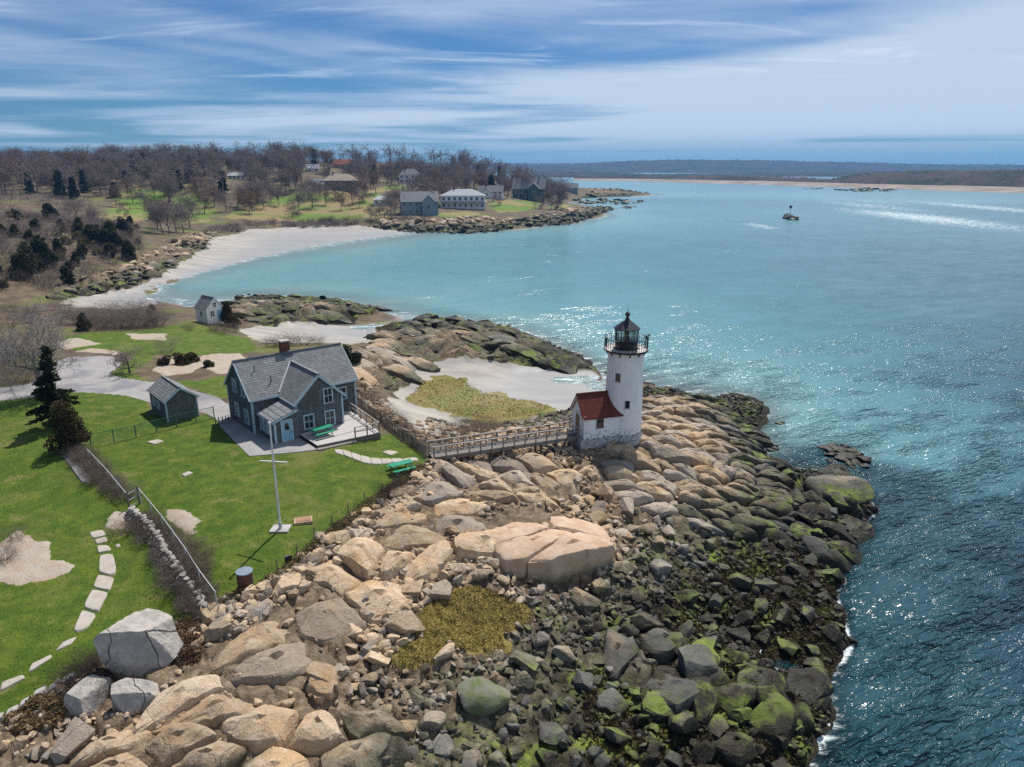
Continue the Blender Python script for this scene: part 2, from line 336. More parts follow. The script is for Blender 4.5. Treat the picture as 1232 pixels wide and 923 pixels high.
COVE = gpoly([(468, 432), (500, 438), (540, 432), (600, 432), (660, 444), (712, 446), (735, 470), (722, 484), (700, 490), (668, 494), (620, 500), (560, 505), (555, 530), (500, 520), (478, 500), (462, 486), (478, 468), (500, 452), (480, 446)])
SANDF = gpoly([(288, 396), (320, 390), (345, 388), (400, 392), (452, 390), (458, 402), (450, 412), (420, 414), (370, 412), (310, 412)])
TURF = gpoly([(482, 482), (500, 464), (530, 455), (560, 456), (572, 466), (590, 474), (640, 482), (668, 490), (648, 502), (590, 507), (545, 500), (520, 492)])
MOSS = gpoly([(484, 806), (480, 790), (500, 770), (498, 752), (520, 730), (545, 714), (580, 712), (618, 722), (640, 740), (628, 756), (600, 766), (606, 782), (570, 790), (540, 780), (520, 798), (500, 812)])
ROCKY = gpoly([(262, 724), (300, 712), (335, 690), (375, 656), (430, 615), (480, 588), (512, 560), (560, 530), (620, 512), (700, 492), (770, 470), (960, 470), (1080, 560), (1080, 640), (1070, 800), (1020, 900), (1000, 1000), (-80, 1000), (-80, 890), (0, 870), (60, 830), (95, 818), (125, 795), (200, 755), (240, 745)])
RIDGE = gpoly([(430, 470), (412, 440), (420, 425), (450, 412), (452, 396), (500, 382), (560, 384), (620, 392), (660, 412), (720, 436), (722, 446), (700, 448), (640, 440), (570, 430), (525, 432), (490, 446), (470, 470), (450, 478)])
ISLET = gpoly([(284, 354), (340, 356), (400, 360), (455, 370), (452, 380), (400, 390), (350, 388), (320, 392), (286, 384)])
COAST1 = gpoly([(40, 362), (100, 338), (150, 322), (190, 300), (225, 284), (262, 276), (250, 292), (235, 306), (215, 316), (190, 332), (150, 346), (110, 356)])
COAST2 = gpoly([(440, 272), (470, 267), (520, 266), (600, 264), (640, 260), (680, 252), (720, 250), (740, 250), (735, 254), (695, 268), (680, 272), (625, 272), (600, 279), (560, 282), (504, 281), (480, 278)])
COAST3 = gpoly([(690, 242), (720, 228), (765, 226), (780, 233), (735, 240)])
MEAD = [gpoly(q) for q in ([(120, 262), (140, 232), (165, 222), (200, 232), (190, 262), (150, 268)], [(190, 258), (210, 236), (240, 232), (262, 250), (250, 268), (220, 270)], [(260, 262), (300, 248), (330, 238), (380, 228), (440, 228), (470, 238), (470, 262), (400, 264), (330, 266)], [(585, 246), (610, 240), (650, 244), (640, 254), (600, 256)], [(520, 258), (560, 254), (580, 258), (540, 262)], [(430, 232), (480, 222), (500, 224), (470, 232)], [(655, 250), (690, 246), (680, 252)])]
LEDGES = [gpoly(q) for q in ([(60, 414), (90, 408), (122, 415), (80, 420)], [(150, 402), (200, 402), (196, 410), (160, 409)], [(180, 446), (205, 428), (235, 428), (250, 440), (230, 448), (200, 455)], [(240, 428), (290, 426), (300, 450), (260, 452), (240, 440)], [(0, 655), (20, 640), (58, 657), (62, 675), (88, 684), (60, 698), (10, 707), (-30, 700)], [(128, 636), (140, 620), (165, 622), (160, 638)], [(190, 612), (220, 612), (237, 628), (228, 642), (208, 636)], [(95, 424), (140, 428), (148, 424), (110, 420)])]

# ------------------------------------------------------------------ terrain mesh, a fan of cells that widen with distance
NA, NR = 780, 510
ang = np.radians(np.linspace(-52, 50, NA)); rad = 13.0 * (1000 / 13.0) ** (np.linspace(0, 1, NR))
AA, RR = np.meshgrid(ang, rad); TX = np.sin(AA) * RR; TY = np.cos(AA) * RR
TZ = hbase(TX, TY)
edge = fbm(TX * .5, TY * .5, 3, 4)
def mask(polys, w=0.8, nz=0.8):
    m = np.zeros(TX.shape)
    for p in polys:
        lo = p[:, :2].min(0) - 6; hi = p[:, :2].max(0) + 6
        s = (TX > lo[0]) & (TX < hi[0]) & (TY > lo[1]) & (TY < hi[1])
        d = sdf(TX[s], TY[s], p) + edge[s] * nz
        m[s] = np.maximum(m[s], np.clip(d / w + .5, 0, 1))
    return m
M_grass = mask([LAWN, LAWN2, LAWN3, LAWN4], 0.9, 0.5)
M_mead = mask(MEAD, 8, 6)
M_drive = mask([DRIVE], 0.25, 0.15)
M_sand = np.maximum(mask([BEACH], 4, 3), mask([COVE, SANDF], 1.2, 1.5))
M_turf = mask([TURF], 1.0, 2.2); M_moss = mask([MOSS], 0.6, 1.0)
M_rock = np.maximum(mask([ROCKY], 0.8, 0.8), mask([RIDGE, ISLET], 1.5, 2.0)); M_rock = np.maximum(M_rock, mask([COAST1, COAST2, COAST3], 4, 4))
M_ledge = mask(LEDGES, 0.8, 0.9)
under = np.clip((0.3 - TZ) / .6, 0, 1)
M_rock = np.maximum(M_rock, under * (1 - M_sand) * (RR < 130))
M_sand = np.maximum(M_sand, under * (RR >= 130))
M_rock *= (1 - M_sand * .0) * (1 - M_grass) * (1 - M_drive)
M_sand *= (1 - M_rock); M_turf *= (1 - M_rock)
# relief
near = np.clip((130 - RR) / 60, 0, 1)
f1, f2, idv = voro(TX * .55 + 0.25 * TY, TY * .8, 21); crack = np.clip((f2 - f1) / .22, 0, 1)
rel = (0.25 * crack + 0.35 * (idv - .5) + 0.16 * fbm(TX * .9, TY * .9, 5, 5)) * near
g1_, g2_, gid = voro(TX * .16, TY * .16, 31); far_rel = ((np.clip((g2_ - g1_) / .3, 0, 1) - .3) * 1.0 + (gid - .5) * 1.6 + fbm(TX * .3, TY * .3, 8, 4)) * (1 - near)
TZ = TZ + M_rock * (rel + far_rel * .8) * np.clip((TZ + .6) / 1.0, 0.25, 1)
TZ += (1 - M_rock) * (1 - M_drive) * fbm(TX * .35, TY * .35, 9, 3) * np.where(M_grass > .3, 0.06, 0.03 + 0.12 * (1 - M_sand) * (RR > 60))
TZ += M_ledge * (0.13 + 0.12 * fbm(TX * .7, TY * .7, 12, 4))
TZ += M_moss * (0.22 + 0.25 * fbm(TX * .9, TY * .9, 14, 4)) + M_turf * (0.06 + 0.1 * fbm(TX * .6, TY * .6, 15, 3))
TZ += M_grass * 0.04
def ground_z(x, y):
    """built ground height by bilinear look-up"""
    x = np.asarray(x, float); y = np.asarray(y, float); r = np.hypot(x, y); a = np.arctan2(x, y)
    fa = np.clip((a - ang[0]) / (ang[1] - ang[0]), 0, NA - 1.001); fr = np.clip(np.log(r / 13.0) / math.log(1000 / 13.0) * (NR - 1), 0, NR - 1.001)
    i = fr.astype(int); j = fa.astype(int); u = fr - i; v = fa - j
    return (TZ[i, j] * (1 - u) + TZ[i + 1, j] * u) * (1 - v) + (TZ[i, j + 1] * (1 - u) + TZ[i + 1, j + 1] * u) * v
def gz(x, y): return float(ground_z(np.array([x]), np.array([y]))[0])
def maskat(M, x, y):
    r = np.hypot(x, y); a = np.arctan2(x, y)
    j = np.clip(np.round((a - ang[0]) / (ang[1] - ang[0])), 0, NA - 1).astype(int); i = np.clip(np.round(np.log(r / 13.0) / math.log(1000 / 13.0) * (NR - 1)), 0, NR - 1).astype(int)
    return M[i, j]

# ---- rock and ground materials.  Shore rock is stained by the tide: bare tan granite above, weed and slime below
def tide_colour(m, rnd, dark=1.0):
    z = m.sep(m.pos())[2]
    n1 = m.noise(0.35, 5, .6); n2 = m.noise(1.7, 5, .65); n3 = m.noise(9, 4, .6)
    zz = m.mth('ADD', z, m.mth('MULTIPLY', m.mth('SUBTRACT', n1, .5), 2.4)); zz = m.mth('ADD', zz, m.mth('MULTIPLY', m.mth('SUBTRACT', rnd, .5), 1.1))
    dry = m.mix(m.mr(n2, .38, .62), (.45, .315, .19), (.53, .405, .28))
    dry = m.mix(m.mr(n1, .5, .68), dry, (.49, .315, .165)); dry = m.mix(m.mth('MULTIPLY', m.mr(rnd, .55, .8), .75), dry, (.34, .30, .26))
    dry = m.mix(m.mth('MULTIPLY', m.mr(n3, .5, .72), .6), dry, (.20, .145, .095)); dry = m.mix(m.mth('MULTIPLY', m.mr(m.noise(3.4, 5, .7), .56, .68), .5), dry, (.62, .52, .41))
    mid = m.mix(m.mr(n2, .4, .62), (.105, .095, .06), (.19, .172, .125)); mid = m.mix(m.mth('MULTIPLY', m.mr(n3, .5, .7), .6), mid, (.07, .066, .045))
    mid = m.mix(m.mth('MULTIPLY', m.mr(rnd, .6, .75), .7), mid, (.13, .13, .128))
    weed = m.mix(m.mr(n3, .4, .66), (.012, .010, .006), (.045, .036, .019)); weed = m.mix(m.mr(n2, .58, .7), weed, (.06, .056, .046))
    c = m.mix(m.mr(zz, 2.55, 3.6), mid, dry); c = m.mix(m.mr(zz, 1.25, 2.6), weed, c)
    nz = m.sep(m.geo('Normal'))[2]
    alg = m.mth('MULTIPLY', m.mth('MULTIPLY', m.mr(m.noise(.42, 5, .68), .485, .63), m.mr(nz, .55, .85)), m.mth('MULTIPLY', m.mr(zz, .2, .8), m.mr(zz, 2.1, 2.8, 1.0, 0.0)))
    c = m.mix(m.mth('MULTIPLY', alg, .85), c, m.mix(n2, (.12, .19, .018), (.20, .225, .05)))
    return c, zz, n2, n3
def rock_material(name, rndsrc):
    m = Mat(name); rnd = m.rnd() if rndsrc == 'obj' else m.attr('rnd')
    c, zz, n2, n3 = tide_colour(m, rnd)
    br = m.mth('ADD', .60, m.mth('MULTIPLY', m.mth('FRACT', m.mth('MULTIPLY', rnd, 7.31)), .56))
    c = m.mix(1.0, c, m.mix(br, (0, 0, 0), (1, 1, 1)), 'MULTIPLY')
    ck = m.mth('MINIMUM', m.joints(2.3, (.2, .3, .6), rnd, .15, .010), m.joints(3.1, (.1, -.3, 2.1), rnd, .15, .008))
    c = m.mix(m.mth('MULTIPLY', m.mth('SUBTRACT', 1.0, ck), .5), c, (.07, .055, .04))
    h = m.mth('ADD', m.mth('ADD', m.mth('MULTIPLY', n2, .8), m.mth('MULTIPLY', n3, .25)), m.mth('MULTIPLY', ck, .2))
    return m.fin(c, m.mr(zz, .6, 1.8, .55, .9), .3, m.bump(h, .75, .22))
M_ROCK = rock_material('shore_rock', 'obj'); M_ROCKS = rock_material('shore_rubble', 'attr')

def terrain_material():
    m = Mat('terrain')
    rockc, zz, n2, n3 = tide_colour(m, .5)
    pebb = m.mth('FRACT', m.mth('MULTIPLY', m.vor(2.6, None, 'F1', 1), 1.0)) if False else m.sep(m.vor(2.6, None, 'F1', 1))[0]
    rockc = m.mix(m.mr(m.sep(m.pos())[2], 1.5, 3.0, 0.0, .8), rockc, m.mix(m.mr(n2, .4, .62), (.085, .062, .042), (.19, .14, .092)))
    rockc = m.mix(1.0, rockc, m.mix(pebb, (.55, .55, .55), (1.05, 1.05, 1.05)), 'MULTIPLY')
    big = m.noise(.12, 4, .6); mid = m.noise(.9, 5, .65); fine = m.noise(7, 3, .6)
    p_ = m.pos(); lawn = m.mix(m.mr(mid, .35, .7), (.050, .092, .008), (.105, .145, .013))
    lawn = m.mix(m.mth('MULTIPLY', m.mr(big, .55, .72), .55), lawn, (.15, .15, .04)); lawn = m.mix(m.mth('MULTIPLY', m.mr(fine, .5, .75), .55), lawn, (.022, .055, .006))
    lawn = m.mix(m.mth('MULTIPLY', m.mr(m.noise(.45, 5, .7), .57, .70), .65), lawn, (.19, .15, .07)); lawn = m.mix(m.mth('MULTIPLY', m.mr(m.noise(.10, 5, .7, m.mapping(p_, (1, 1, 1))), .54, .66), .55), lawn, (.16, .145, .045))
    mead = m.mix(m.mr(m.noise(.035, 4, .6), .42, .56), (.25, .19, .085), (.10, .19, .02)); mead = m.mix(m.mr(mid, .4, .7, 0, .5), mead, (.15, .11, .05))
    duff = m.mix(m.mr(m.noise(.3, 5, .65), .4, .62), (.085, .062, .042), (.15, .112, .072)); duff = m.mix(m.mr(m.noise(.06, 4, .6), .52, .66), duff, (.12, .13, .035))
    sand = m.mix(m.mr(m.noise(.18, 4, .6, m.mapping(m.pos(), (1, 2.2, 1), (0, 0, .4))), .4, .65), (.385, .355, .315), (.30, .275, .245)); sand = m.mix(m.mr(m.noise(2.5, 5, .7), .56, .72, 0, .6), sand, (.28, .24, .20))
    sand = m.mix(m.mr(m.noise(.05, 4, .6, m.mapping(m.pos(), (.5, 2.6, 1), (0, 0, -.35))), .52, .62, 0, .6), sand, (.235, .22, .215))
    wet = m.mr(m.sep(m.pos())[2], .1, 1.3, 1.0, 0.0); sand = m.mix(m.mth('MULTIPLY', wet, .6), sand, (.255, .26, .265))
    turf = m.mix(m.mr(m.noise(.22, 4, .6), .42, .58), (.225, .18, .065), (.16, .16, .04)); turf = m.mix(m.mr(mid, .5, .72, 0, .6), turf, (.10, .085, .03))
    moss = m.mix(m.mr(mid, .38, .62), (.27, .205, .065), (.18, .15, .04)); moss = m.mix(m.mr(fine, .5, .72, 0, .7), moss, (.07, .055, .018))
    drv = m.mix(m.mr(mid, .35, .7), (.27, .255, .25), (.33, .315, .305)); drv = m.mix(m.mr(big, .5, .6, 0, .75), drv, (.17, .17, .185))
    led = m.mix(m.mr(mid, .38, .65), (.38, .33, .275), (.36, .27, .20)); led = m.mix(m.mr(fine, .52, .7, 0, .5), led, (.24, .2, .16))
    def A(n, lo=.4, hi=.6): return m.mr(m.mth('ADD', m.attr(n), m.mth('MULTIPLY', m.mth('SUBTRACT', m.noise(2.2, 4, .7), .5), .7)), lo, hi)
    c = m.mix(A('mead'), duff, mead); c = m.mix(A('sand'), c, sand); c = m.mix(A('turf'), c, turf); c = m.mix(A('rock'), c, rockc)
    c = m.mix(A('grass'), c, lawn); c = m.mix(A('drive', .45, .55), c, drv); c = m.mix(A('moss'), c, moss); c = m.mix(A('ledge', .45, .55), c, led)
    h = m.mth('ADD', m.mth('MULTIPLY', mid, .5), m.mth('MULTIPLY', fine, .5)); h = m.mth('ADD', h, m.mth('MULTIPLY', m.mth('MULTIPLY', m.attr('rock'), n2), .8))
    sm = m.mth('MAXIMUM', m.attr('drive'), m.attr('sand'))
    return m.fin(c, m.mix(m.mth('MULTIPLY', wet, m.attr('sand')), (.92, .92, .92), (.45, .45, .45)), .2, m.bump(h, m.mr(sm, 0.2, .8, .7, .12), .2))
M_TERR = terrain_material()
idx = np.arange(NA * NR).reshape(NR, NA)
quads = np.stack([idx[:-1, :-1], idx[:-1, 1:], idx[1:, 1:], idx[1:, :-1]], -1).reshape(-1, 4)
V = np.stack([TX, TY, TZ], -1).reshape(-1, 3)
keep = (TZ.reshape(-1)[quads].max(1) > -3.2); quads = quads[keep]
qm = lambda M: M.reshape(-1)[quads].mean(1)
code = np.zeros(len(quads), int); code[qm(M_sand) > .5] = 1; code[qm(M_rock) > .5] = 2; code[qm(M_grass) > .5] = 3; code[qm(M_drive) > .5] = 4
ATTR = dict(grass=M_grass, mead=M_mead, drive=M_drive, sand=M_sand, turf=M_turf, moss=M_moss, rock=M_rock, ledge=M_ledge)
GROUND = {}
for k, nm in enumerate(('terrain', 'beach', 'rocky_shore', 'lawn', 'driveway')):
    q = quads[code == k]; u, inv = np.unique(q, return_inverse=True)
    me = npmesh(nm, V[u], inv.reshape(-1, 4)[:, ::-1], M_TERR)
    for a, A_ in ATTR.items(): fattr(me, a, A_.reshape(-1)[u])
    GROUND[nm] = tag(link(nm, me), kind='structure')

# ------------------------------------------------------------------ the sea
def sea_material():
    m = Mat('sea'); dep = m.attr('depth'); p = m.pos(); weed = m.attr('weed')
    dn = m.mth('ADD', dep, m.mth('MULTIPLY', m.mth('SUBTRACT', m.noise(.045, 4, .6), .5), 2.2)); dn = m.mth('ADD', dn, m.mth('MULTIPLY', m.mth('SUBTRACT', m.noise(.22, 3, .6), .5), .9))
    c = m.ramp(m.mth('DIVIDE', dn, 9.0), [(0.0, (.24, .33, .33)), (.10, (.15, .295, .305)), (.26, (.098, .245, .268)), (.42, (.055, .17, .20)), (.60, (.020, .090, .118)), (1.0, (.008, .042, .07))])
    c = m.mix(m.mr(m.mth('ADD', weed, m.mth('MULTIPLY', m.mth('SUBTRACT', m.noise(.13, 4, .6), .5), .9)), .2, .75), c, (.012, .055, .074))
    wv = m.mapping(p, (1, 1, 1), (0, 0, math.radians(-28)))
    a = m.noise(.30, 2, .45, m.mapping(wv, (.65, 2.3, 1)), .5); b = m.noise(1.15, 2, .5, m.mapping(wv, (.65, 2.0, 1)), .7); c2 = m.noise(4.5, 2, .6, m.mapping(wv, (1, 1.6, 1)))
    h = m.mth('ADD', m.mth('ADD', m.mth('MULTIPLY', a, 2.0), m.mth('MULTIPLY', b, 1.5)), m.mth('MULTIPLY', c2, .12))
    gust = m.mr(m.noise(.03, 3, .6, m.mapping(p, (1, 1.8, 1))), .35, .65, .5, 1.0); shel = m.mr(m.sep(p)[1], 55.0, 170.0, 1.0, .24); gust = m.mth('MULTIPLY', m.mth('MULTIPLY', gust, shel), m.mr(m.noise(.16, 3, .6, m.mapping(wv, (.6, 1.6, 1))), .36, .64, .45, 1.5))
    nrm = m.bump(h, gust, 1.1)
    # broken water: white along the rocks and on the bar
    fo = m.mth('ADD', m.mr(dep, 0.0, .8, .85, 0.0), m.attr('foam')); fn = m.noise(.55, 6, .72, m.mapping(p, (.5, 1.3, 1)), .8)
    foam = m.mr(m.mth('ADD', fn, m.mth('MULTIPLY', fo, .33)), .74, .90)
    c = m.mix(m.mth('MULTIPLY', foam, .8), c, (.72, .78, .80))
    m.fin(c, m.mix(foam, (.20, .20, .20), (.8, .8, .8)), .5, nrm); m.b.inputs['IOR'].default_value = 1.33
    tr = m.N('ShaderNodeBsdfTransparent'); mx = m.N('ShaderNodeMixShader'); m.put(tr.inputs[0], (.80, .93, .93))
    m.put(mx.inputs[0], m.mth('MAXIMUM', m.mr(dep, -.05, 1.2, .5, 1.0), foam)); m.t.links.new(tr.outputs[0], mx.inputs[1]); m.t.links.new(m.b.outputs[0], mx.inputs[2]); m.t.links.new(mx.outputs[0], m.out.inputs[0])
    return m.m
sa = np.radians(np.linspace(-75, 75, 360)); sr = 8.0 * (14000 / 8.0) ** np.linspace(0, 1, 340)
SA, SR = np.meshgrid(sa, sr); SX = np.sin(SA) * SR; SY = np.cos(SA) * SR
sd = -hbase(SX, SY); sd = np.where(SR > 900, np.maximum(sd, 2.5), sd)
sz = 0.10 * fbm(SX * .12 + SY * .06, SY * .22, 41, 3) * np.clip(sd / 2, 0, 1) * np.clip((400 - SR) / 200, 0, 1)
keepv = (sd > -1.2); si = np.arange(SX.size).reshape(SX.shape)
sq = np.stack([si[:-1, :-1], si[:-1, 1:], si[1:, 1:], si[1:, :-1]], -1).reshape(-1, 4); sq = sq[keepv.reshape(-1)[sq].any(1)]
u, inv = np.unique(sq, return_inverse=True)
me = npmesh('sea', np.stack([SX, SY, sz], -1).reshape(-1, 3)[u], inv.reshape(-1, 4)[:, ::-1], sea_material())
fo = np.zeros(SX.shape)
for (px, py, rx, ry, s) in [(1110, 262, 75, 16, 1.0), (1190, 250, 60, 12, .9), (1050, 248, 60, 10, .8), (915, 272, 22, 6, .9), (880, 245, 60, 8, .45), (1040, 242, 70, 8, .7), (1170, 880, 26, 22, .7), (1075, 560, 35, 30, .25), (1000, 800, 40, 40, .2), (650, 368, 50, 14, .35), (820, 252, 30, 5, .5)]:
    c = at(px, py, 0); ex = at(px + rx, py, 0)[0] - c[0]; ey = at(px, py - ry, 0)[1] - c[1]
    fo = np.maximum(fo, s * np.exp(-((SX - c[0]) / ex) ** 2 - ((SY - c[1]) / ey) ** 2))
ws = np.array([at(x, y, 0)[:2] for x, y in dens(SHORE1, 14) if y > 575]); wd = np.full(SX.shape, 99.); nr_ = SR < 140
for q in ws: wd[nr_] = np.minimum(wd[nr_], np.hypot(SX[nr_] - q[0], SY[nr_] - q[1]))
fo = np.maximum(fo, .65 * np.exp(-(wd / 2.0) ** 2) * np.clip(.5 + 1.3 * fbm(SX * .12, SY * .12, 88, 2), 0, 1))
fattr(me, 'weed', np.clip(1.25 - wd / 11, 0, 1).reshape(-1)[u]); fattr(me, 'depth', sd.reshape(-1)[u]); fattr(me, 'foam', fo.reshape(-1)[u])
tag(link('sea', me), kind='structure')
# ------------------------------------------------------------------ rocks: bedrock slabs, boulders, rubble
ROCK = GROUND['rocky_shore']
def clip_cell(c, nbrs, R):
    poly = [c + R * np.array([math.cos(a), math.sin(a)]) for a in np.linspace(0, 2 * math.pi, 13)[:-1]]
    for q in nbrs:
        m = (c + q) / 2; d = q - c; out = []
        for i in range(len(poly)):
            a, b = poly[i], poly[(i + 1) % len(poly)]; sa_, sb_ = (a - m) @ d, (b - m) @ d
            if sa_ <= 0: out.append(a)
            if (sa_ <= 0) != (sb_ <= 0): out.append(a + (b - a) * sa_ / (sa_ - sb_))
        poly = out
        if len(poly) < 3: return None
    return np.array(poly)
def resample(poly, n):
    p = np.vstack([poly, poly[:1]]); s = np.concatenate([[0], np.cumsum(np.hypot(*np.diff(p, axis=0).T))])
    t = np.linspace(0, s[-1], n, endpoint=False); return np.stack([np.interp(t, s, p[:, 0]), np.interp(t, s, p[:, 1])], -1)
def slab_mesh(name, poly, rise, dome, tilt, seed, n=32, skirt=0.9, mat=None, rough=1.0, edge=.12, zfun=None, facet=1.0):
    o = resample(poly, n * 2)
    for _ in range(1): o = (np.roll(o, 1, 0) + 2 * o + np.roll(o, -1, 0)) / 4
    o = resample(o, n); c = o.mean(0); R = np.hypot(*(o - c).T).mean()
    zg = hbase(c[None, 0], c[None, 1])[0]
    e = min(.30, edge / R); rings = [(1.02, -skirt), (1.03, -.30 * rise), (1 - .25 * e, rise * .5), (1 - .8 * e, rise * .86), (1 - 1.7 * e, rise + dome * .3), (.74 * (1 - e), rise + dome * .6), (.56, rise + dome * .8), (.38, rise + dome * .9), (.18, rise + dome)]
    rp = np.random.default_rng(seed + 5000); th = rp.uniform(0, 6.283, 6); sl_k = rp.uniform(.08, .42, 6) * facet; of_k = rp.uniform(.02, .45, 6) * R * sl_k
    def fac(q): return (.20 + np.minimum(.10, np.min(of_k - sl_k * ((q - c) @ np.stack([np.cos(th), np.sin(th)])), axis=-1))) * (1 if facet else 0)
    v = []
    for s, dz in rings:
        q = c + (o - c) * s
        fade = 1.0 if dz > 0 else .6
        w = fbm(q[:, 0] * 1.5, q[:, 1] * 1.5 + dz, seed, 3) * .15 * rough * fade + fbm(q[:, 0] * .5, q[:, 1] * .5, seed + 3, 2) * .18 * rough
        q = q + np.stack([fbm(q[:, 0] * 2.1, dz * 3 + q[:, 1], seed + 9, 2), fbm(q[:, 1] * 2.1, dz * 3 + q[:, 0], seed + 19, 2)], -1) * .13 * rough
        v.append(np.column_stack([q - c, ((hbase(q[:, 0], q[:, 1]) - zg) * .75 + ((q - c) @ tilt) if zfun is None else zfun(q[:, 0], q[:, 1])) + dz + w + (fac(q) if dz > -.05 * rise - .01 and dz > -.5 else 0)]))
    v.append(np.array([[0, 0, rise + dome + (0 if zfun is None else float(zfun(c[:1], c[1:])[0]))]])); v = np.vstack(v); f = []
    for k in range(len(rings) - 1):
        for i in range(n):
            j = (i + 1) % n; f += [(k * n + i, k * n + j, (k + 1) * n + j), (k * n + i, (k + 1) * n + j, (k + 1) * n + i)]
    k = len(rings) - 1
    for i in range(n): f.append((k * n + i, k * n + (i + 1) % n, (k + 1) * n))
    return npmesh(name, v, f, mat or M_ROCK, True, 22), (c[0], c[1], zg)
def slab_field(poly, size, aniso, rot, rise, dome, gap, seed, keepf=1.0, lim=None, name='rock_slab', parent=ROCK, tilt0=(0, 0)):
    rg = np.random.default_rng(seed); p = poly[:, :2]; R = np.array([[math.cos(rot), math.sin(rot)], [-math.sin(rot), math.cos(rot)]]); S = np.array([1 / (size * aniso), 1 / size])
    q = (p @ R.T) * S; lo = q.min(0) - 1; hi = q.max(0) + 1
    gx, gy = np.meshgrid(np.arange(lo[0], hi[0]), np.arange(lo[1], hi[1])); s = np.stack([gx.ravel(), gy.ravel()], -1) + rg.uniform(-.46, .46, (gx.size, 2)); s[:, 0] += (np.round(gy.ravel()).astype(int) % 2) * .5
    wpts = (s / S) @ R; ins = inpoly(wpts[:, 0], wpts[:, 1], p); n = 0
    for i in np.where(ins)[0]:
        if rg.random() > keepf: continue
        d = np.hypot(*(s - s[i]).T); nb = s[(d < 3) & (d > 1e-6)]
        cell = clip_cell(s[i], nb, 1.15)
        if cell is None: continue
        cw = (cell / S) @ R; c = cw.mean(0); L = np.hypot(*(cw - c).T); cw = c + (cw - c) * np.maximum(.3, (L - gap * rg.uniform(.6, 2.2)) / L)[:, None]
        hh = hbase(c[None, 0], c[None, 1])[0]
        if hh < -.5: continue
        me, loc = slab_mesh(name, cw, rise * rg.uniform(.5, 1.5), dome * rg.uniform(.5, 1.4), np.array(tilt0) + rg.normal(0, .05, 2), int(rg.integers(1, 999)))
        link(name, me, parent, loc=loc); n += 1
    return n
n_slab = 0
SLAB_A = gpoly([(196, 868), (226, 800), (300, 752), (372, 700), (424, 662), (446, 622), (520, 590), (560, 596), (590, 640), (586, 676), (530, 690), (490, 700), (462, 742), (440, 800), (352, 836), (280, 872)])
SLAB_C = gpoly([(700, 560), (770, 545), (772, 486), (820, 480), (905, 520), (925, 560), (960, 590), (930, 640), (850, 640), (770, 622), (720, 592)])
SLAB_D = gpoly([(-40, 930), (100, 905), (210, 880), (330, 862), (432, 850), (452, 900), (420, 960), (-40, 990)])
SLAB_E = gpoly([(738, 790), (800, 780), (850, 800), (850, 870), (745, 880)])
SLAB_F = gpoly([(940, 590), (1010, 568), (1048, 600), (1040, 640), (1000, 700), (950, 690), (900, 660)])
SLAB_G = gpoly([(810, 850), (890, 800), (960, 800), (990, 870), (930, 940), (800, 940)])
SLAB_H = gpoly([(520, 575), (600, 560), (690, 562), (700, 600), (620, 610), (560, 610)])
n_slab += slab_field(SLAB_A, 2.3, 1.8, math.radians(34), .56, .12, .05, 3, 1.0)
n_slab += slab_field(SLAB_C, 1.3, 2.3, math.radians(-14), .55, .16, .03, 4, 1.0, tilt0=(0, -.03))
n_slab += slab_field(SLAB_D, 1.7, 1.8, math.radians(12), .52, .2, .09, 5, .95)
n_slab += slab_field(SLAB_E, 2.1, 1.3, math.radians(60), .5, .1, .06, 6, .95)
n_slab += slab_field(SLAB_F, 2.2, 1.7, math.radians(-30), .5, .3, .1, 7, .9)
n_slab += slab_field(SLAB_G, 2.2, 1.6, math.radians(40), .5, .2, .12, 8, .8)
n_slab += slab_field(SLAB_H, 2.0, 1.8, math.radians(-35), .55, .14, .06, 9, .95)
# ledge across the cove and the small islet beside the beach
led1 = slab_field(gpoly([(418, 440), (452, 412), (455, 398), (505, 384), (560, 386), (612, 395), (655, 416), (712, 440), (690, 444), (600, 428), (530, 428), (480, 452), (440, 470)]), 3.0, 2.3, math.radians(-24), .5, .3, .05, 12, .97)
led2 = slab_field(gpoly([(288, 357), (340, 359), (400, 362), (448, 372), (400, 386), (330, 386), (290, 380)]), 3.0, 2.2, math.radians(-12), .5, .3, .08, 13, .9)
print('slabs', n_slab, led1, led2)

def boulder_base(seed, sub, cuts=13, flat=.8):
    rg = np.random.default_rng(seed); bm = bmesh.new(); bmesh.ops.create_icosphere(bm, subdivisions=sub, radius=1)
    v = np.array([p.co[:] for p in bm.verts]); f = np.array([[q.index for q in p.verts] for p in bm.faces]); bm.free()
    for _ in range(cuts):
        d = rg.normal(size=3); d /= np.linalg.norm(d); off = rg.uniform(.45, .8); e = v @ d - off; v -= np.outer(np.maximum(e, 0), d) * .96
    v *= np.array([rg.uniform(.95, 1.45), rg.uniform(.8, 1.1), rg.uniform(.55, .85) * flat / .8])
    v += .05 * np.stack([fbm(v[:, 0] * 2 + k, v[:, 1] * 2 + v[:, 2] * 1.7, seed + k, 3) for k in range(3)], -1)
    return v, f
B3 = [boulder_base(100 + k, 3) for k in range(14)]; B2 = [boulder_base(200 + k, 2, 10) for k in range(14)]; B1 = [boulder_base(250 + k, 1, 6) for k in range(10)]
def block_base(seed, sub, j=.22, k=7):
    rg = np.random.default_rng(seed); bm = bmesh.new(); bmesh.ops.create_icosphere(bm, subdivisions=sub, radius=1.35)
    v = np.array([p.co[:] for p in bm.verts]); f = np.array([[q.index for q in p.verts] for p in bm.faces]); bm.free(); P_ = []
    for ax in np.vstack([np.eye(3), -np.eye(3)]): P_.append((ax + rg.normal(0, j, 3), rg.uniform(.62, .82)))
    for _ in range(k): P_.append((rg.normal(size=3), rg.uniform(.72, .92)))
    for d, off in P_: d = d / np.linalg.norm(d); v -= np.outer(np.maximum(v @ d - off, 0), d)
    return v, f
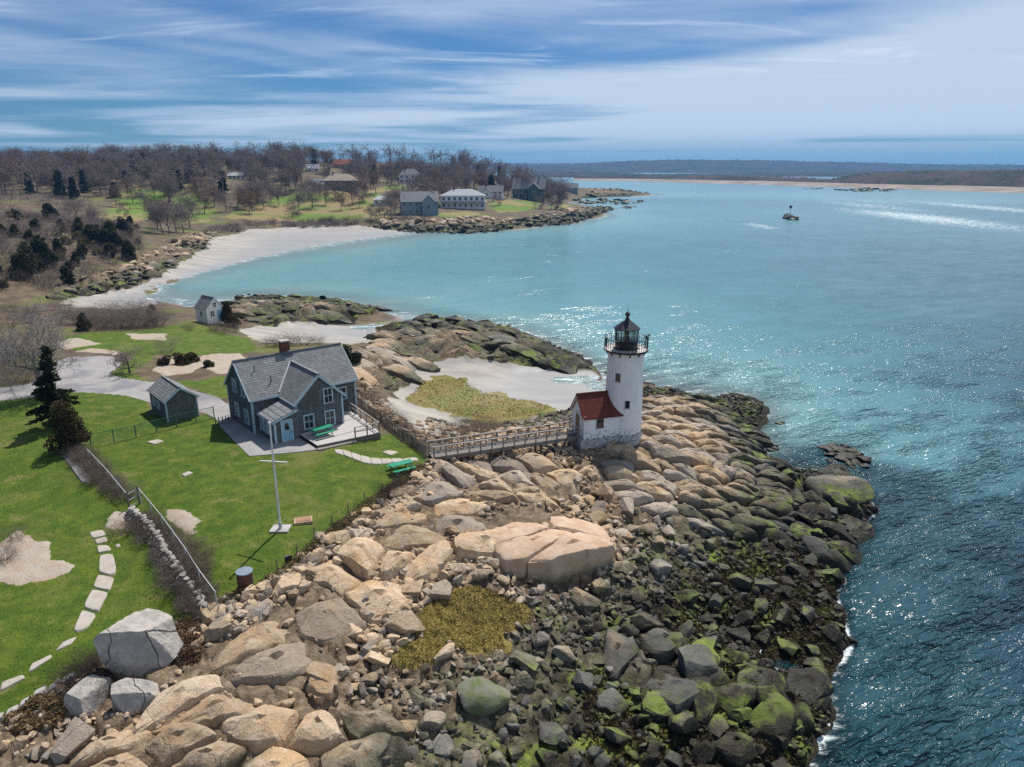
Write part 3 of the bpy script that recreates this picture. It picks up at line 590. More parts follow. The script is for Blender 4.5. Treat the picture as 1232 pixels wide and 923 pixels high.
def rough_block(seed, sub):
    v, f = block_base(seed, sub, .3, 9); rg = np.random.default_rng(seed); v = v * np.array([rg.uniform(1, 1.4), rg.uniform(.75, 1.05), rg.uniform(.5, .8)]); return v + .045 * np.stack([fbm(v[:, 0] * 2 + k, v[:, 1] * 2 + v[:, 2] * 1.7, seed + k, 3) for k in range(3)], -1), f
B3 = B3[:5] + [rough_block(150 + k, 4) for k in range(9)]; B2 = B2[:5] + [rough_block(270 + k, 2) for k in range(9)]
BM = [npmesh('boulder', v, f, M_ROCK, True, 26) for v, f in B3]
def rotm(rg, tiltmax=.5):
    return np.array(Matrix.Rotation(rg.uniform(0, 6.283), 3, 'Z') @ Matrix.Rotation(rg.normal(0, tiltmax), 3, 'X') @ Matrix.Rotation(rg.normal(0, tiltmax), 3, 'Y'))
def rubble(name, P, R, bases, mat, seed, sink=.3, parent=None, tilt=.5, flat=1.0):
    rg = np.random.default_rng(seed); vs = []; fs = []; rn = []; b = 0
    z = ground_z(P[:, 0], P[:, 1])
    for i in range(len(P)):
        v, f = bases[rg.integers(len(bases))]; q = (v * np.array([1, 1, flat])) @ rotm(rg, tilt).T * R[i]; q = q + np.array([P[i, 0], P[i, 1], z[i] + R[i] * (.55 - sink)])
        vs.append(q); fs.append(f + b); b += len(v); rn.append(np.full(len(v), rg.random()))
    me = npmesh(name, np.vstack(vs), np.vstack(fs), mat, True, 30); fattr(me, 'rnd', np.concatenate(rn))
    return tag(link(name, me, parent), kind='stuff')
def scatter(poly, n, seed):
    rg = np.random.default_rng(seed); p = poly[:, :2]; lo, hi = p.min(0), p.max(0); out = np.zeros((0, 2))
    while len(out) < n:
        q = rg.uniform(lo, hi, (n * 2, 2)); q = q[inpoly(q[:, 0], q[:, 1], p)]; out = np.vstack([out, q])
    return out[:n]
inslab = lambda q: sum((inpoly(q[:, 0], q[:, 1], s) for s in (SLAB_A, SLAB_C, SLAB_D, SLAB_H))) > 0
# boulders one can pick apart
NEARROCK = gpoly([(262, 730), (335, 694), (430, 620), (510, 565), (600, 545), (690, 560), (770, 560), (930, 560), (1000, 590), (1040, 640), (1010, 760), (990, 850), (950, 940), (-40, 940), (0, 880), (100, 850), (200, 800), (235, 760)])
rg = np.random.default_rng(77)
cand = scatter(NEARROCK, 2600, 31); R = .30 + .60 * rg.random(len(cand)) ** 3.4
ok = ~(inslab(cand) & (rg.random(len(cand)) < .94)) & (maskat(M_moss, cand[:, 0], cand[:, 1]) < .3) & (hbase(cand[:, 0], cand[:, 1]) > 0)
cand = cand[ok]; R = R[ok]; sel = []
HOLD = [(at(650, 645, 4.4)[:2], 4.8), (at(165, 800, 4.6)[:2], 3.2), (at(580, 838, 2.4)[:2], 1.7), (at(485, 755, 3.6)[:2], 1.2), (at(112, 840, 4.2)[:2], 1.4), (at(740, 535, 5)[:2], 3.4), (at(900, 672, 1.2)[:2], 2.0)]
for i in np.argsort(-R):
    if any(np.hypot(*(cand[i] - h[0])) < h[1] + R[i] for h in HOLD): continue
    if sel and (np.hypot(*(cand[sel] - cand[i]).T) < (R[sel] + R[i]) * .95).any(): continue
    sel.append(i)
    if len(sel) >= 290: break
zs = ground_z(cand[sel][:, 0], cand[sel][:, 1])
for i, z in zip(sel, zs):
    s = R[i]; o = link('boulder', BM[rg.integers(len(BM))], ROCK, loc=(cand[i, 0], cand[i, 1], z + s * .18), rot=(rg.normal(0, .35), rg.normal(0, .35), rg.uniform(0, 6.28)), scale=(s * rg.uniform(.85, 1.15), s * rg.uniform(.85, 1.1), s * rg.uniform(.8, 1.2)))
# rubble between them
q = scatter(ROCKY, 34000, 41); rq = np.random.default_rng(3)
den = np.where(inslab(q), .05, 1.0) * np.clip(.6 + 1.1 * fbm(q[:, 0] * .16, q[:, 1] * .16, 61, 3), .3, 1) * (maskat(M_moss, q[:, 0], q[:, 1]) < .4)
q = q[(hbase(q[:, 0], q[:, 1]) > .05) & (rq.random(len(q)) < den)]
for h in HOLD[:3]: q = q[np.hypot(*(q - h[0]).T) > h[1] * .8]
rubble('rubble', q[:5200], .15 + .26 * rq.random(5200) ** 2.2, B2, M_ROCKS, 5, parent=ROCK)
q2 = q[5200:17500]; rubble('pebbles', q2, .07 + .12 * rq.random(len(q2)) ** 1.6, B1, M_ROCKS, 6, parent=ROCK, flat=.85)
# stones along the foot of the lawn
q = np.vstack([scatter(gpoly([(258, 742), (300, 716), (345, 700), (430, 640), (520, 572), (540, 590), (470, 640), (380, 700), (300, 760), (262, 770)]), 420, 43), scatter(gpoly([(440, 680), (560, 640), (600, 690), (520, 720), (480, 790), (430, 800)]), 420, 44)])
rubble('stone_bank', q, .14 + .42 * np.random.default_rng(8).random(len(q)) ** 2.2, B2, M_ROCKS, 9, parent=ROCK)
# rocky edges further off
def coast_rocks(poly, n, r0, r1, seed, flat=.75):
    q = scatter(poly, n, seed); q = q[hbase(q[:, 0], q[:, 1]) > -.4]; r = r0 + (r1 - r0) * np.random.default_rng(seed).random(len(q)) ** 2
    rubble('rubble', q, r, B2, M_ROCKS, seed, .35, ROCK, .3, flat)
coast_rocks(RIDGE, 200, .2, .75, 51); coast_rocks(ISLET, 160, .3, .9, 52); coast_rocks(COAST1, 300, .4, 1.8, 53, .5); coast_rocks(COAST2, 700, .6, 2.6, 54); coast_rocks(COAST3, 220, .8, 3.0, 55)
coast_rocks(gpoly([(480, 520), (520, 500), (560, 515), (640, 505), (700, 488), (690, 520), (600, 545), (540, 540)]), 420, .12, .6, 56)
coast_rocks(gpoly([(420, 470), (440, 455), (480, 505), (520, 530), (500, 530), (450, 500)]), 260, .12, .45, 57)

def stone(name, label, px, py, z, size, seed, rot=0.0, cat='boulder', cuts=9, tint=None, sink=.25, mat=None, tilt=(0, 0), block=False):
    v, f = block_base(seed, 5) if block else boulder_base(seed, 4, cuts); v = v / np.abs(v).max(0) * np.array(size) / 2
    v += (.026 if block else .018) * max(size) * np.stack([fbm(v[:, 0] * 1.6 + 9 * k, v[:, 1] * 1.6 + v[:, 2], seed + k, 4) for k in range(3)], -1)
    c = at(px, py, z); o = link(name, npmesh(name, v, f, mat or M_ROCK, True, 40), None, loc=(c[0], c[1], gz(c[0], c[1]) + size[2] * (.42 - sink)), rot=(tilt[0], tilt[1], rot))
    return tag(o, label, cat)
mg = Mat('pale_granite'); n_ = mg.noise(1.6, 5, .65); n2_ = mg.noise(7, 4, .6)
gc = mg.mix(mg.mr(n_, .38, .62), (.29, .27, .25), (.41, .37, .325)); gc = mg.mix(mg.mr(n2_, .54, .72, 0, .6), gc, (.18, .165, .15)); vv_ = mg.mth('MINIMUM', mg.joints(1.9, (.1, .35, .5), None, .10, .016), mg.joints(3.3, (.5, .2, 2.0), None, .12, .010)); gc = mg.mix(mg.mth('MULTIPLY', mg.mth('SUBTRACT', 1.0, vv_), .85), gc, (.06, .055, .05))
M_PALE = mg.fin(gc, .85, .25, mg.bump(mg.mth('ADD', n_, mg.mth('MULTIPLY', vv_, .6)), .7, .2))
mo = Mat('mossy_stone'); n_ = mo.noise(1.2, 5, .65); gc = mo.mix(mo.mr(n_, .4, .62), (.17, .165, .13), (.11, .135, .05)); gc = mo.mix(mo.mr(mo.noise(8, 4, .6), .52, .72, 0, .6), gc, (.06, .055, .045)); M_MOSSY = mo.fin(gc, .85, .25, mo.bump(n_, .6, .15))
stone('glacial_boulder', 'huge pale grey cracked boulder at the edge of the lawn, lower left', 170, 794, 4.6, (4.2, 3.1, 3.5), 405, .45, block=True, mat=M_PALE, sink=.2)
stone('fallen_boulder', 'grey angular boulder lying in the shade just below the huge cracked boulder', 165, 848, 4.1, (2.4, 1.6, 1.6), 411, .3, mat=M_PALE, block=True)
stone('leaning_boulder', 'pale grey pointed rock left of the shaded boulder, among dark brush', 112, 846, 4.1, (2.2, 1.3, 1.7), 415, 1.1, mat=M_PALE, block=True)
stone('rounded_boulder', 'large rounded mossy green-grey boulder at the bottom centre of the shore', 580, 840, 2.4, (3.1, 2.6, 1.7), 421, .3, mat=M_MOSSY, cuts=8, sink=.38)
stone('flat_boulder', 'smooth grey-topped oblong boulder left of the yellow moss patch', 486, 757, 3.6, (2.6, 1.5, 1.2), 425, .1, mat=M_ROCK)
stone('wedge_boulder', 'angular boulder with a flat face sitting on the tan slabs, bottom left of centre', 392, 826, 3.4, (2.3, 1.2, 1.1), 431, -.35, block=True, sink=.36)
stone('dark_boulder', 'big tan-topped boulder with black base on the weedy rocks right of centre', 900, 640, 1.3, (4.0, 2.3, 2.0), 433, -.2)
stone('green_boulder', 'large green-topped boulder at the water on the rightmost point', 1010, 596, 1.0, (6.2, 4.4, 2.6), 435, -.2, sink=.35)
stone('split_boulder', 'square dark boulder with green top at the lower right shore', 838, 812, 1.0, (2.6, 2.4, 1.8), 437, .3, block=True)
# the great whaleback rock in front of the footbridge, parted by a few joints
mw = Mat('whaleback_granite'); n_ = mw.noise(.9, 5, .6); n2_ = mw.noise(6, 4, .6); gc = mw.mix(mw.mr(n_, .38, .62), (.46, .31, .205), (.52, .38, .275)); gc = mw.mix(mw.mr(n2_, .55, .72, 0, .45), gc, (.25, .19, .14)); gx = mw.sep(mw.pos()); gc = mw.mix(mw.mr(mw.mth('ADD', gx[2], mw.mth('MULTIPLY', n_, 1.4)), 3.6, 4.6, .85, 0.0), gc, (.10, .105, .05)); jw = mw.mth('MINIMUM', mw.joints(2.6, (.0, .1, -.9), None, .12, .008), mw.joints(4.3, (.0, .1, .5), None, .15, .006)); gc = mw.mix(mw.mth('MULTIPLY', mw.mth('SUBTRACT', 1.0, jw), .65), gc, (.08, .06, .045))
M_WHALE = mw.fin(gc, .85, .25, mw.bump(mw.mth('ADD', n_, mw.mth('MULTIPLY', n2_, .3)), .6, .15))
whale = empty('whaleback_rock', tuple(g1(655, 660)), label='great rounded pinkish tan bedrock hump below the footbridge, parted by long joints', cat='rock')
wz = whale.location
WP = [[(586, 640), (598, 622), (662, 636), (640, 652), (598, 666), (590, 656)], [(663, 637), (690, 640), (664, 668), (634, 692), (612, 690), (599, 667), (641, 653)], [(691, 641), (722, 646), (730, 656), (700, 676), (664, 692), (636, 692), (665, 669)], [(640, 608), (676, 596), (706, 612), (726, 634), (722, 645), (668, 635)], [(600, 619), (616, 598), (650, 588), (674, 594), (638, 607), (664, 634)], [(560, 612), (584, 598), (612, 597), (597, 619), (584, 640), (588, 662), (574, 646)]]
WC = at(655, 642, 4.8)[:2]
def hump(x, y):
    d = ((x - WC[0]) / 8.6) ** 2 + ((y - WC[1]) / 6.6) ** 2
    return (1.85 * np.clip(1 - d, -.5, 1) ** 1.0 - .35 * np.clip((y - WC[1]) / 4, -1, 1) + .12 * fbm(x * .6, y * .6, 71, 3)) + 3.3 - wz[2]
for k, pp in enumerate(WP):
    w = np.array([at(x, y, np.interp(y, [596, 640, 692], [4.9, 4.8, 3.3]))[:2] for x, y in pp]); c = w.mean(0); w = c + (w - c) * .992; w = WC + (w - WC) * 1.14
    me, loc = slab_mesh('rock_block', w, .16, .03, np.zeros(2), 60 + k, n=40, skirt=1.8, mat=M_WHALE, rough=.55, edge=.10, zfun=hump, facet=.35)
    link('rock_block', me, whale, loc=(loc[0] - wz[0], loc[1] - wz[1], -.35))
# ------------------------------------------------------------------ building materials
def shingle(name, c0, c1, row, width, bump=.5):
    m = Mat(name); uv = m.obj(); s = m.sep(uv); comb = m.N('ShaderNodeCombineXYZ'); m.put(comb.inputs[0], m.mth('ADD', s[0], s[1])); m.put(comb.inputs[1], s[2])
    br = m.N('ShaderNodeTexBrick'); m.put(br.inputs['Vector'], comb.outputs[0]); br.inputs['Scale'].default_value = 1; br.inputs['Brick Width'].default_value = width; br.inputs['Row Height'].default_value = row; br.inputs['Mortar Size'].default_value = row * .09; br.inputs['Color1'].default_value = (*c0, 1); br.inputs['Color2'].default_value = (*c1, 1); br.inputs['Mortar'].default_value = (*[x * .3 for x in c0], 1)
    n = m.noise(.8, 5, .6, uv); c = m.mix(m.mr(n, .35, .7, 0, .45), br.outputs[0], tuple(x * .55 for x in c0)); n3 = m.noise(3, 4, .6, m.mapping(uv, (1, 1, .2))); c = m.mix(m.mr(n3, .5, .7, 0, .35), c, tuple(x * 1.5 for x in c1))
    return m.fin(c, .9, .15, m.bump(m.mth('ADD', m.mth('SUBTRACT', 1.0, br.outputs[1]), m.noise(9, 3, .6, uv)), bump, .04))
def paint(name, c, rough=.55, var=.2, wear=None, spec=.3, scale=2.0):
    m = Mat(name); n = m.noise(scale, 5, .65, m.obj()); col = m.mix(m.mr(n, .35, .7), c, tuple(x * (1 - var) for x in c))
    if wear: col = m.mix(m.mr(m.noise(scale * 2.5, 5, .7, m.obj()), .60, .68), col, wear)
    return m.fin(col, rough, spec, m.bump(m.noise(12, 3, .6, m.obj()), .15, .02))
def planks(name, c, w, axis=0, var=.35):
    m = Mat(name); s = m.sep(m.obj()); t = m.mth('DIVIDE', s[axis], w); fr = m.mth('FRACT', t); wn_ = m.N('ShaderNodeTexWhiteNoise', noise_dimensions='1D'); m.put(wn_.inputs['W'], m.mth('FLOOR', t))
    col = m.mix(wn_.outputs[0], c, tuple(x * (1 - var) for x in c)); col = m.mix(m.mr(fr, 0, .1, .8, 0.0), col, tuple(x * .2 for x in c)); col = m.mix(m.mr(m.noise(2, 5, .7, m.obj()), .5, .7, 0, .4), col, tuple(x * .6 for x in c))
    return m.fin(col, .85, .2, m.bump(m.mr(fr, 0, .12), .4, .02))
M_WALL = shingle('cedar_shingle', (.112, .12, .126), (.16, .168, .174), .14, .16)
M_ROOF = shingle('grey_roof_shingle', (.19, .20, .205), (.25, .26, .265), .17, .3)
M_TRIM = paint('pale_blue_trim', (.42, .52, .58)); M_WHITE = paint('white_paint', (.78, .78, .76)); M_DOOR = paint('blue_door', (.25, .45, .58))
M_GLASS = Mat('window_glass').fin((.015, .02, .025), .06, .6)
M_BRICK = shingle('red_brick', (.20, .085, .06), (.15, .065, .05), .09, .22)
M_WOOD = planks('weathered_wood', (.36, .33, .30), .14, 0); M_WOODD = paint('grey_wood', (.25, .225, .20), .85, .35); M_POST = paint('weathered_post', (.17, .145, .12), .9, .4)
M_GREEN = paint('green_paint', (.015, .27, .15), .45, .2); M_CONC = paint('concrete', (.42, .40, .38), .9, .3, scale=.8); M_APRON = paint('concrete_apron', (.30, .29, .285), .9, .25, scale=.6)
M_BLACK = paint('black_iron', (.018, .018, .02), .35, .3, spec=.5); M_GALV = paint('galvanised_steel', (.45, .46, .47), .4, .2, spec=.5)
M_RED = shingle('red_roof_shingle', (.19, .05, .036), (.15, .04, .03), .14, .2); M_DARKIN = paint('dark_opening', (.03, .022, .015), .8)
mt_ = Mat('white_brick'); uvb = mt_.obj(); sb = mt_.sep(uvb); nb = mt_.noise(.9, 6, .7, mt_.mapping(uvb, (1, 1, .45))); nb2 = mt_.noise(4, 5, .7, mt_.mapping(uvb, (1, 1, 1.6)))
cw_ = mt_.mix(mt_.mr(nb, .42, .68), (.84, .84, .83), (.72, .73, .74)); lowm = mt_.mth('ADD', nb2, mt_.mr(sb[2], 0.0, 1.8, .17, 0.0)); cw_ = mt_.mix(mt_.mr(lowm, .66, .76), cw_, (.27, .25, .23)); cw_ = mt_.mix(mt_.mr(nb2, .66, .72, 0, .8), cw_, (.36, .27, .22))
bk = mt_.N('ShaderNodeTexBrick'); mt_.put(bk.inputs['Vector'], mt_.mapping(mt_.N('ShaderNodeTexCoord').outputs['UV'], (1, 1, 1))); bh = mt_.mr(mt_.mth('FRACT', mt_.mth('DIVIDE', sb[2], .085)), 0, .2)
M_TOWER = mt_.fin(cw_, .65, .3, mt_.bump(mt_.mth('ADD', mt_.mth('MULTIPLY', bh, .6), mt_.mth('ADD', nb, nb2)), .35, .03))
ms_ = Mat('granite_footing'); nn = ms_.noise(1.3, 5, .65, ms_.obj()); vs_ = ms_.vor(1.1, ms_.mapping(ms_.obj(), (1, 1, 1.9)), 'DISTANCE_TO_EDGE'); cs_ = ms_.mix(ms_.mr(nn, .38, .64), (.34, .35, .36), (.46, .46, .46)); cs_ = ms_.mix(ms_.mr(vs_, 0, .05, .8, 0.0), cs_, (.07, .07, .07)); M_FOOT = ms_.fin(cs_, .9, .2, ms_.bump(ms_.mth('ADD', nn, ms_.mr(vs_, 0, .06)), .6, .06))

def window(parent, c, w, h, axis, out=1, frame=M_TRIM, bars=(1, 1), depth=.07, name='window'):
    """sash window lying on a wall: axis 'x' = wall runs along x, faces y*out; 'y' = wall runs along y, faces x*out.  c = centre on the wall plane"""
    T = (lambda a, d, z: (c[0] + a, c[1] + d * out, c[2] + z)) if axis == 'x' else (lambda a, d, z: (c[0] + d * out, c[1] + a, c[2] + z))
    def bx(mb, a0, a1, d0, d1, z0, z1):
        p, q = T(a0, d0, z0), T(a1, d1, z1); mb.box(*sorted((p[0], q[0])), *sorted((p[1], q[1])), *sorted((p[2], q[2])))
    t = .11; mb = MB()
    bx(mb, -w / 2 - t, -w / 2, -.02, depth, -h / 2, h / 2); bx(mb, w / 2, w / 2 + t, -.02, depth, -h / 2, h / 2); bx(mb, -w / 2 - t - .02, w / 2 + t + .02, -.02, depth + .01, h / 2, h / 2 + t)
    o = mb.build(name, frame, parent)
    mb = MB(); bx(mb, -w / 2 - t - .05, w / 2 + t + .05, -.02, depth + .05, -h / 2 - .07, -h / 2); mb.build('sill', frame, o)
    mb = MB(); bx(mb, -w / 2, w / 2, -.02, depth * .25, -h / 2, h / 2); mb.build('pane', M_GLASS, o)
    mb = MB()
    for k in range(1, bars[0] + 1): x = -w / 2 + w * k / (bars[0] + 1); bx(mb, x - .02, x + .02, depth * .25, depth * .55, -h / 2, h / 2)
    for k in range(1, bars[1] + 1): z = -h / 2 + h * k / (bars[1] + 1); bx(mb, -w / 2, w / 2, depth * .25, depth * .7, z - .03, z + .03)
    mb.build('muntin', frame, o); return o

# ------------------------------------------------------------------ lighthouse
LYAW = math.radians(17.5); LC = Vector((10.5, 63.5, 0)); LZ = 6.0
lh = empty('lighthouse', (LC.x, LC.y, LZ), LYAW, 'white cylindrical brick lighthouse with black lantern and red-roofed entry on the rocks', 'lighthouse')
TT = 7.95    # deck height above the floor
MB().lathe([(2.02, -1.7), (1.98, -.35), (1.9, -.3), (1.88, .1)], 40).build('footing', M_FOOT, lh, 40)
tw = MB().lathe([(1.80, -.1), (1.77, 1.5), (1.71, 4.5), (1.64, 7.4), (1.66, 7.55), (1.72, 7.7), (1.72, TT - .05), (0, TT - .05)], 48).build('tower', M_TOWER, lh, 40)
dk = MB().lathe([(1.6, TT - .12), (2.02, TT - .12), (2.06, TT - .06), (2.06, TT + .03), (1.98, TT + .06), (0, TT + .06)], 40).build('gallery', M_BLACK, lh, 40)
MB().lathe([(2.045, TT + .065), (1.2, TT + .068)], 40).build('deck_plate', paint('deck_plate', (.5, .46, .44), .6), dk)
for k in range(12):
    a = 2 * math.pi * (k + .5) / 12; MB().prism([(1.6 * math.cos(a), 1.6 * math.sin(a), TT - .12), (1.98 * math.cos(a), 1.98 * math.sin(a), TT - .12), (1.62 * math.cos(a), 1.62 * math.sin(a), TT - .55)], (-.08 * math.sin(a), .08 * math.cos(a), 0)).build('bracket', M_BLACK, dk)
ro = empty('railing', (0, 0, 0)); ro.parent = lh
for zz_, r_ in ((TT + 1.08, .028), (TT + .72, .018), (TT + .38, .018)):
    n = 40; rl = MB()
    for k in range(n): a, b = 2 * math.pi * k / n, 2 * math.pi * (k + 1) / n; rl.tube((1.98 * math.cos(a), 1.98 * math.sin(a), zz_), (1.98 * math.cos(b), 1.98 * math.sin(b), zz_), r_, n=5, cap=False)
    rl.build('rail', M_BLACK, ro)
bal = MB().box(-.016, .016, -.016, .016, 0, 1.05).mesh('baluster', M_BLACK); bal2 = MB().box(-.03, .03, -.03, .03, 0, 1.12).mesh('rail_post', M_BLACK)
for k in range(40):
    a = 2 * math.pi * k / 40; link('rail_post' if k % 5 == 0 else 'baluster', bal2 if k % 5 == 0 else bal, ro, loc=(1.98 * math.cos(a), 1.98 * math.sin(a), TT + .04), rot=(0, 0, a))
lr = MB().lathe([(1.06, TT + .05), (1.06, TT + .78), (1.1, TT + .8), (1.1, TT + .86), (1.0, TT + .88), (0, TT + .88)], 10).build('lantern_room', M_BLACK, lh)
gl = Mat('lantern_glass'); gl.b.inputs['Transmission Weight'].default_value = .9; gl.fin((.8, .9, .88), .02, .5)
for k in range(10):
    a0, a1 = 2 * math.pi * k / 10, 2 * math.pi * (k + 1) / 10; p = lambda a, r, z: Vector((r * math.cos(a), r * math.sin(a), z))
    MB().bar(p(a0, 1.04, TT + .86), p(a0, 1.04, TT + 1.92), .06).build('mullion', M_BLACK, lr)
    q = [p(a0, 1.02, TT + .88), p(a1, 1.02, TT + .88), p(a1, 1.02, TT + 1.9), p(a0, 1.02, TT + 1.9)]; am = (a0 + a1) / 2
    MB().prism(q, (-.012 * math.cos(am), -.012 * math.sin(am), 0)).build('pane', gl.m, lr)
for z in (.92, 1.9): pass
MB().lathe([(0, TT + .88), (.3, TT + .9), (.3, TT + 1.1), (.22, TT + 1.2), (.24, TT + 1.55), (.12, TT + 1.7), (0, TT + 1.72)], 16).build('beacon', paint('beacon', (.35, .07, .05), .25), lr, 40)
rf = MB().lathe([(1.0, TT + 1.84), (1.24, TT + 1.86), (1.24, TT + 1.94), (.22, TT + 2.72), (.2, TT + 2.84), (.12, TT + 2.9), (.11, TT + 3.0), (.2, TT + 3.06), (.24, TT + 3.2), (.2, TT + 3.34), (.08, TT + 3.42), (.03, TT + 3.46), (.015, TT + 3.9), (0, TT + 3.9)], 10).build('lantern_roof', M_BLACK, lh)
hn = MB().bar((2.0, .25, TT + .9), (2.25, .3, TT + .9), .1).tube((2.15, .3, TT + .75), (2.4, .3, TT + .75), .1, .17, 10).tube((2.3, .35, TT + 1.05), (2.52, .35, TT + 1.02), .06, .13, 10).build('fog_horn', M_BLACK, lh)
# tower windows (towards the camera's left)
def tower_window(a, z, h=.75, w=.42):
    r = 1.80 - .0205 * z; c, s = math.cos(a), math.sin(a); n = Vector((c, s, 0)); t = Vector((-s, c, 0)); ctr = n * (r - .06) + Vector((0, 0, z)); up = Vector((0, 0, 1))
    q = lambda u, v, d: ctr + t * u + up * v + n * d
    o = MB().prism([q(-w / 2, -h / 2, 0), q(w / 2, -h / 2, 0), q(w / 2, h / 2, 0), q(-w / 2, h / 2, 0)], n * .075).build('window', M_GLASS, tw)
    fr = MB()
    for (u0, v0, u1, v1) in ((-w / 2, -h / 2, -w / 2, h / 2), (w / 2, -h / 2, w / 2, h / 2)): fr.bar(q(u0, v0, .06), q(u1, v1, .06), .06)
    fr.build('window_frame', M_WOODD, tw); MB().bar(q(-w / 2 - .08, -h / 2 - .04, .08), q(w / 2 + .08, -h / 2 - .04, .08), .09).build('sill', M_FOOT, tw)
tower_window(math.radians(222), 5.6); tower_window(math.radians(255), 3.1, .7, .4)
# entry: local +x runs from the footbridge to the tower
ex0, ex1, ew, eh, er = -4.55, -.9, 1.42, 2.3, 4.02
MB().prism([(ex0 - .35, -ew - .15, -1.9), (ex1, -ew - .15, -1.9), (ex1, ew + .15, -1.9), (ex0 - .35, ew + .15, -1.9)], (0, 0, 1.95)).build('foundation', M_FOOT, lh)
en = MB().prism([(ex0, -ew, .05), (ex0, ew, .05), (ex0, ew, eh), (ex0, 0, er - .12), (ex0, -ew, eh)], (ex1 - ex0, 0, 0)).build('entry', M_TOWER, lh)
for s in (-1, 1):
    er_o = MB(); ov = .18; zl = eh - ov * (er - eh) / ew
    er_o.prism([(ex0 - .28, 0, er), (ex0 - .28, s * (ew + ov), zl), (ex0 - .28, s * (ew + ov), zl - .11), (ex0 - .28, 0, er - .11)], (ex1 + .75 - ex0 + .28, 0, 0)); er_o.build('entry_roof', M_RED, lh)
MB().box(ex0 - .3, ex1 + .6, -.09, .09, er - .05, er + .05).build('ridge_cap', M_RED, lh)
for s in (-1, 1): MB().bar((ex0 - .20, 0, er - .2), (ex0 - .20, s * (ew + .17), eh - .33), .05, .16).build('bargeboard', M_WHITE, en)
dr = MB().box(ex0 - .06, ex0 + .02, -.46, .46, .06, 2.08).build('door', planks('entry_door', (.30, .20, .11), .2, 1), en); MB().box(ex0 - .10, ex0 - .06, .3, .36, 1.0, 1.08).build('handle', M_BLACK, dr)
fr = MB(); fr.box(ex0 - .08, ex0 + .01, -.58, -.46, .05, 2.2); fr.box(ex0 - .08, ex0 + .01, .46, .58, .05, 2.2); fr.box(ex0 - .08, ex0 + .01, -.46, .46, 2.09, 2.2); fr.build('door_frame', M_WHITE, en)
window(en, (-3.0, -ew, 1.45), .5, .75, 'x', -1, M_POST, (1, 1), .05)
for y in (-ew, ew): MB().box(ex0 - .06, ex0 + .12, *(sorted((y, y + .03 * (1 if y > 0 else -1)))), .05, eh - .02).build('corner_board', M_WHITE, en)

# ------------------------------------------------------------------ footbridge to the lighthouse
BR0 = Vector((-7.0, 56.6, 6.25)); door_w = Matrix.Translation(lh.location) @ Matrix.Rotation(LYAW, 4, 'Z') @ Vector((ex0 - .05, 0, .1))
bd = door_w - BR0; BYAW = math.atan2(bd.y, bd.x); BL = math.hypot(bd.x, bd.y); SL = (door_w.z - BR0.z) / BL
br = empty('footbridge', tuple(BR0), BYAW, 'weathered wooden footbridge with open rails leading over the rocks to the lighthouse', 'footbridge')
BWD = .72
pl = MB().box(-.07, .07, -BWD, BWD, -.045, 0).mesh('deck_plank', M_WOODD)
for k in range(int(BL / .155)): x = .08 + k * .155; link('deck_plank', pl, br, loc=(x, 0, SL * x))
for s in (-1, 1):
    MB().bar((0, s * .62, -.18), (BL, s * .62, -.18 + SL * BL), .1, .24).build('stringer', M_WOODD, br)
    MB().bar((-.1, s * (BWD + .02), 1.02), (BL - .1, s * (BWD + .02), 1.02 + SL * BL), .14, .05).build('handrail', M_WOOD, br)
    MB().bar((0, s * (BWD), .55), (BL - .1, s * BWD, .55 + SL * BL), .05, .1).build('middle_rail', M_WOOD, br)
    MB().bar((0, s * (BWD + .01), .02), (BL - .1, s * (BWD + .01), .02 + SL * BL), .05, .14).build('kick_board', M_WOODD, br)
    pm = MB().box(-.05, .05, -.05, .05, -.35, 1.0).mesh('rail_post', M_WOODD)
    for k in range(14): x = .1 + (BL - .5) * k / 13; link('rail_post', pm, br, loc=(x, s * (BWD + .06), SL * x))
for x in (.2, 3.4, 6.8, 10.2, BL - 1.0):
    for s in (-1, 1):
        w = br.matrix_basis @ Vector((x, s * .6, 0)); w = Matrix.Translation(BR0) @ Matrix.Rotation(BYAW, 4, 'Z') @ Vector((x, s * .6, 0)); zb = gz(w.x, w.y) - BR0.z - .4
        MB().bar((x, s * .6, zb), (x, s * .6, -.25 + SL * x), .17).build('pier', M_POST, br)
    MB().bar((x, -.85, -.35 + SL * x), (x, .85, -.35 + SL * x), .14, .18).build('crossbeam', M_POST, br)

# ------------------------------------------------------------------ keeper's house.  local x along the front, y to the back
HYAW = math.radians(40); HO = Vector((-23.5, 60.7, 6.5))
def HW(x, y, z=0): return Matrix.Translation(HO) @ Matrix.Rotation(HYAW, 4, 'Z') @ Vector((x, y, z))
ho = empty('keepers_house', tuple(HO), HYAW, 'grey shingled gabled house with pale blue trim on the lawn by the footbridge', 'house')
HL, HD, HE, HR = 10.4, 6.2, 3.6, 6.35
wl_ = MB().prism([(0, 0, -.4), (0, HD, -.4), (0, HD, HE), (0, HD / 2, HR - .1), (0, 0, HE)], (HL, 0, 0)).build('wall', M_WALL, ho)
cxa, cxb, cy0, cpk = 2.72, 7.3, -3.3, 5.62; cxm = (cxa + cxb) / 2
cg = MB().prism([(cxa, cy0, -.4), (cxb, cy0, -.4), (cxb, cy0, 3.42), (cxm, cy0, cpk - .1), (cxa, cy0, 3.42)], (0, 5.5, 0)).build('front_wing', M_WALL, ho)
def roof_slab(p0, p1, run, th=.13):     # ridge p0->p1, run = vector down the slope
    n = (Vector(p1) - Vector(p0)).cross(Vector(run)).normalized(); n = n if n.z > 0 else -n
    return MB().prism([Vector(p0), Vector(p1), Vector(p1) + Vector(run), Vector(p0) + Vector(run)], -n * th)
sl_ = (HR - HE) / (HD / 2)
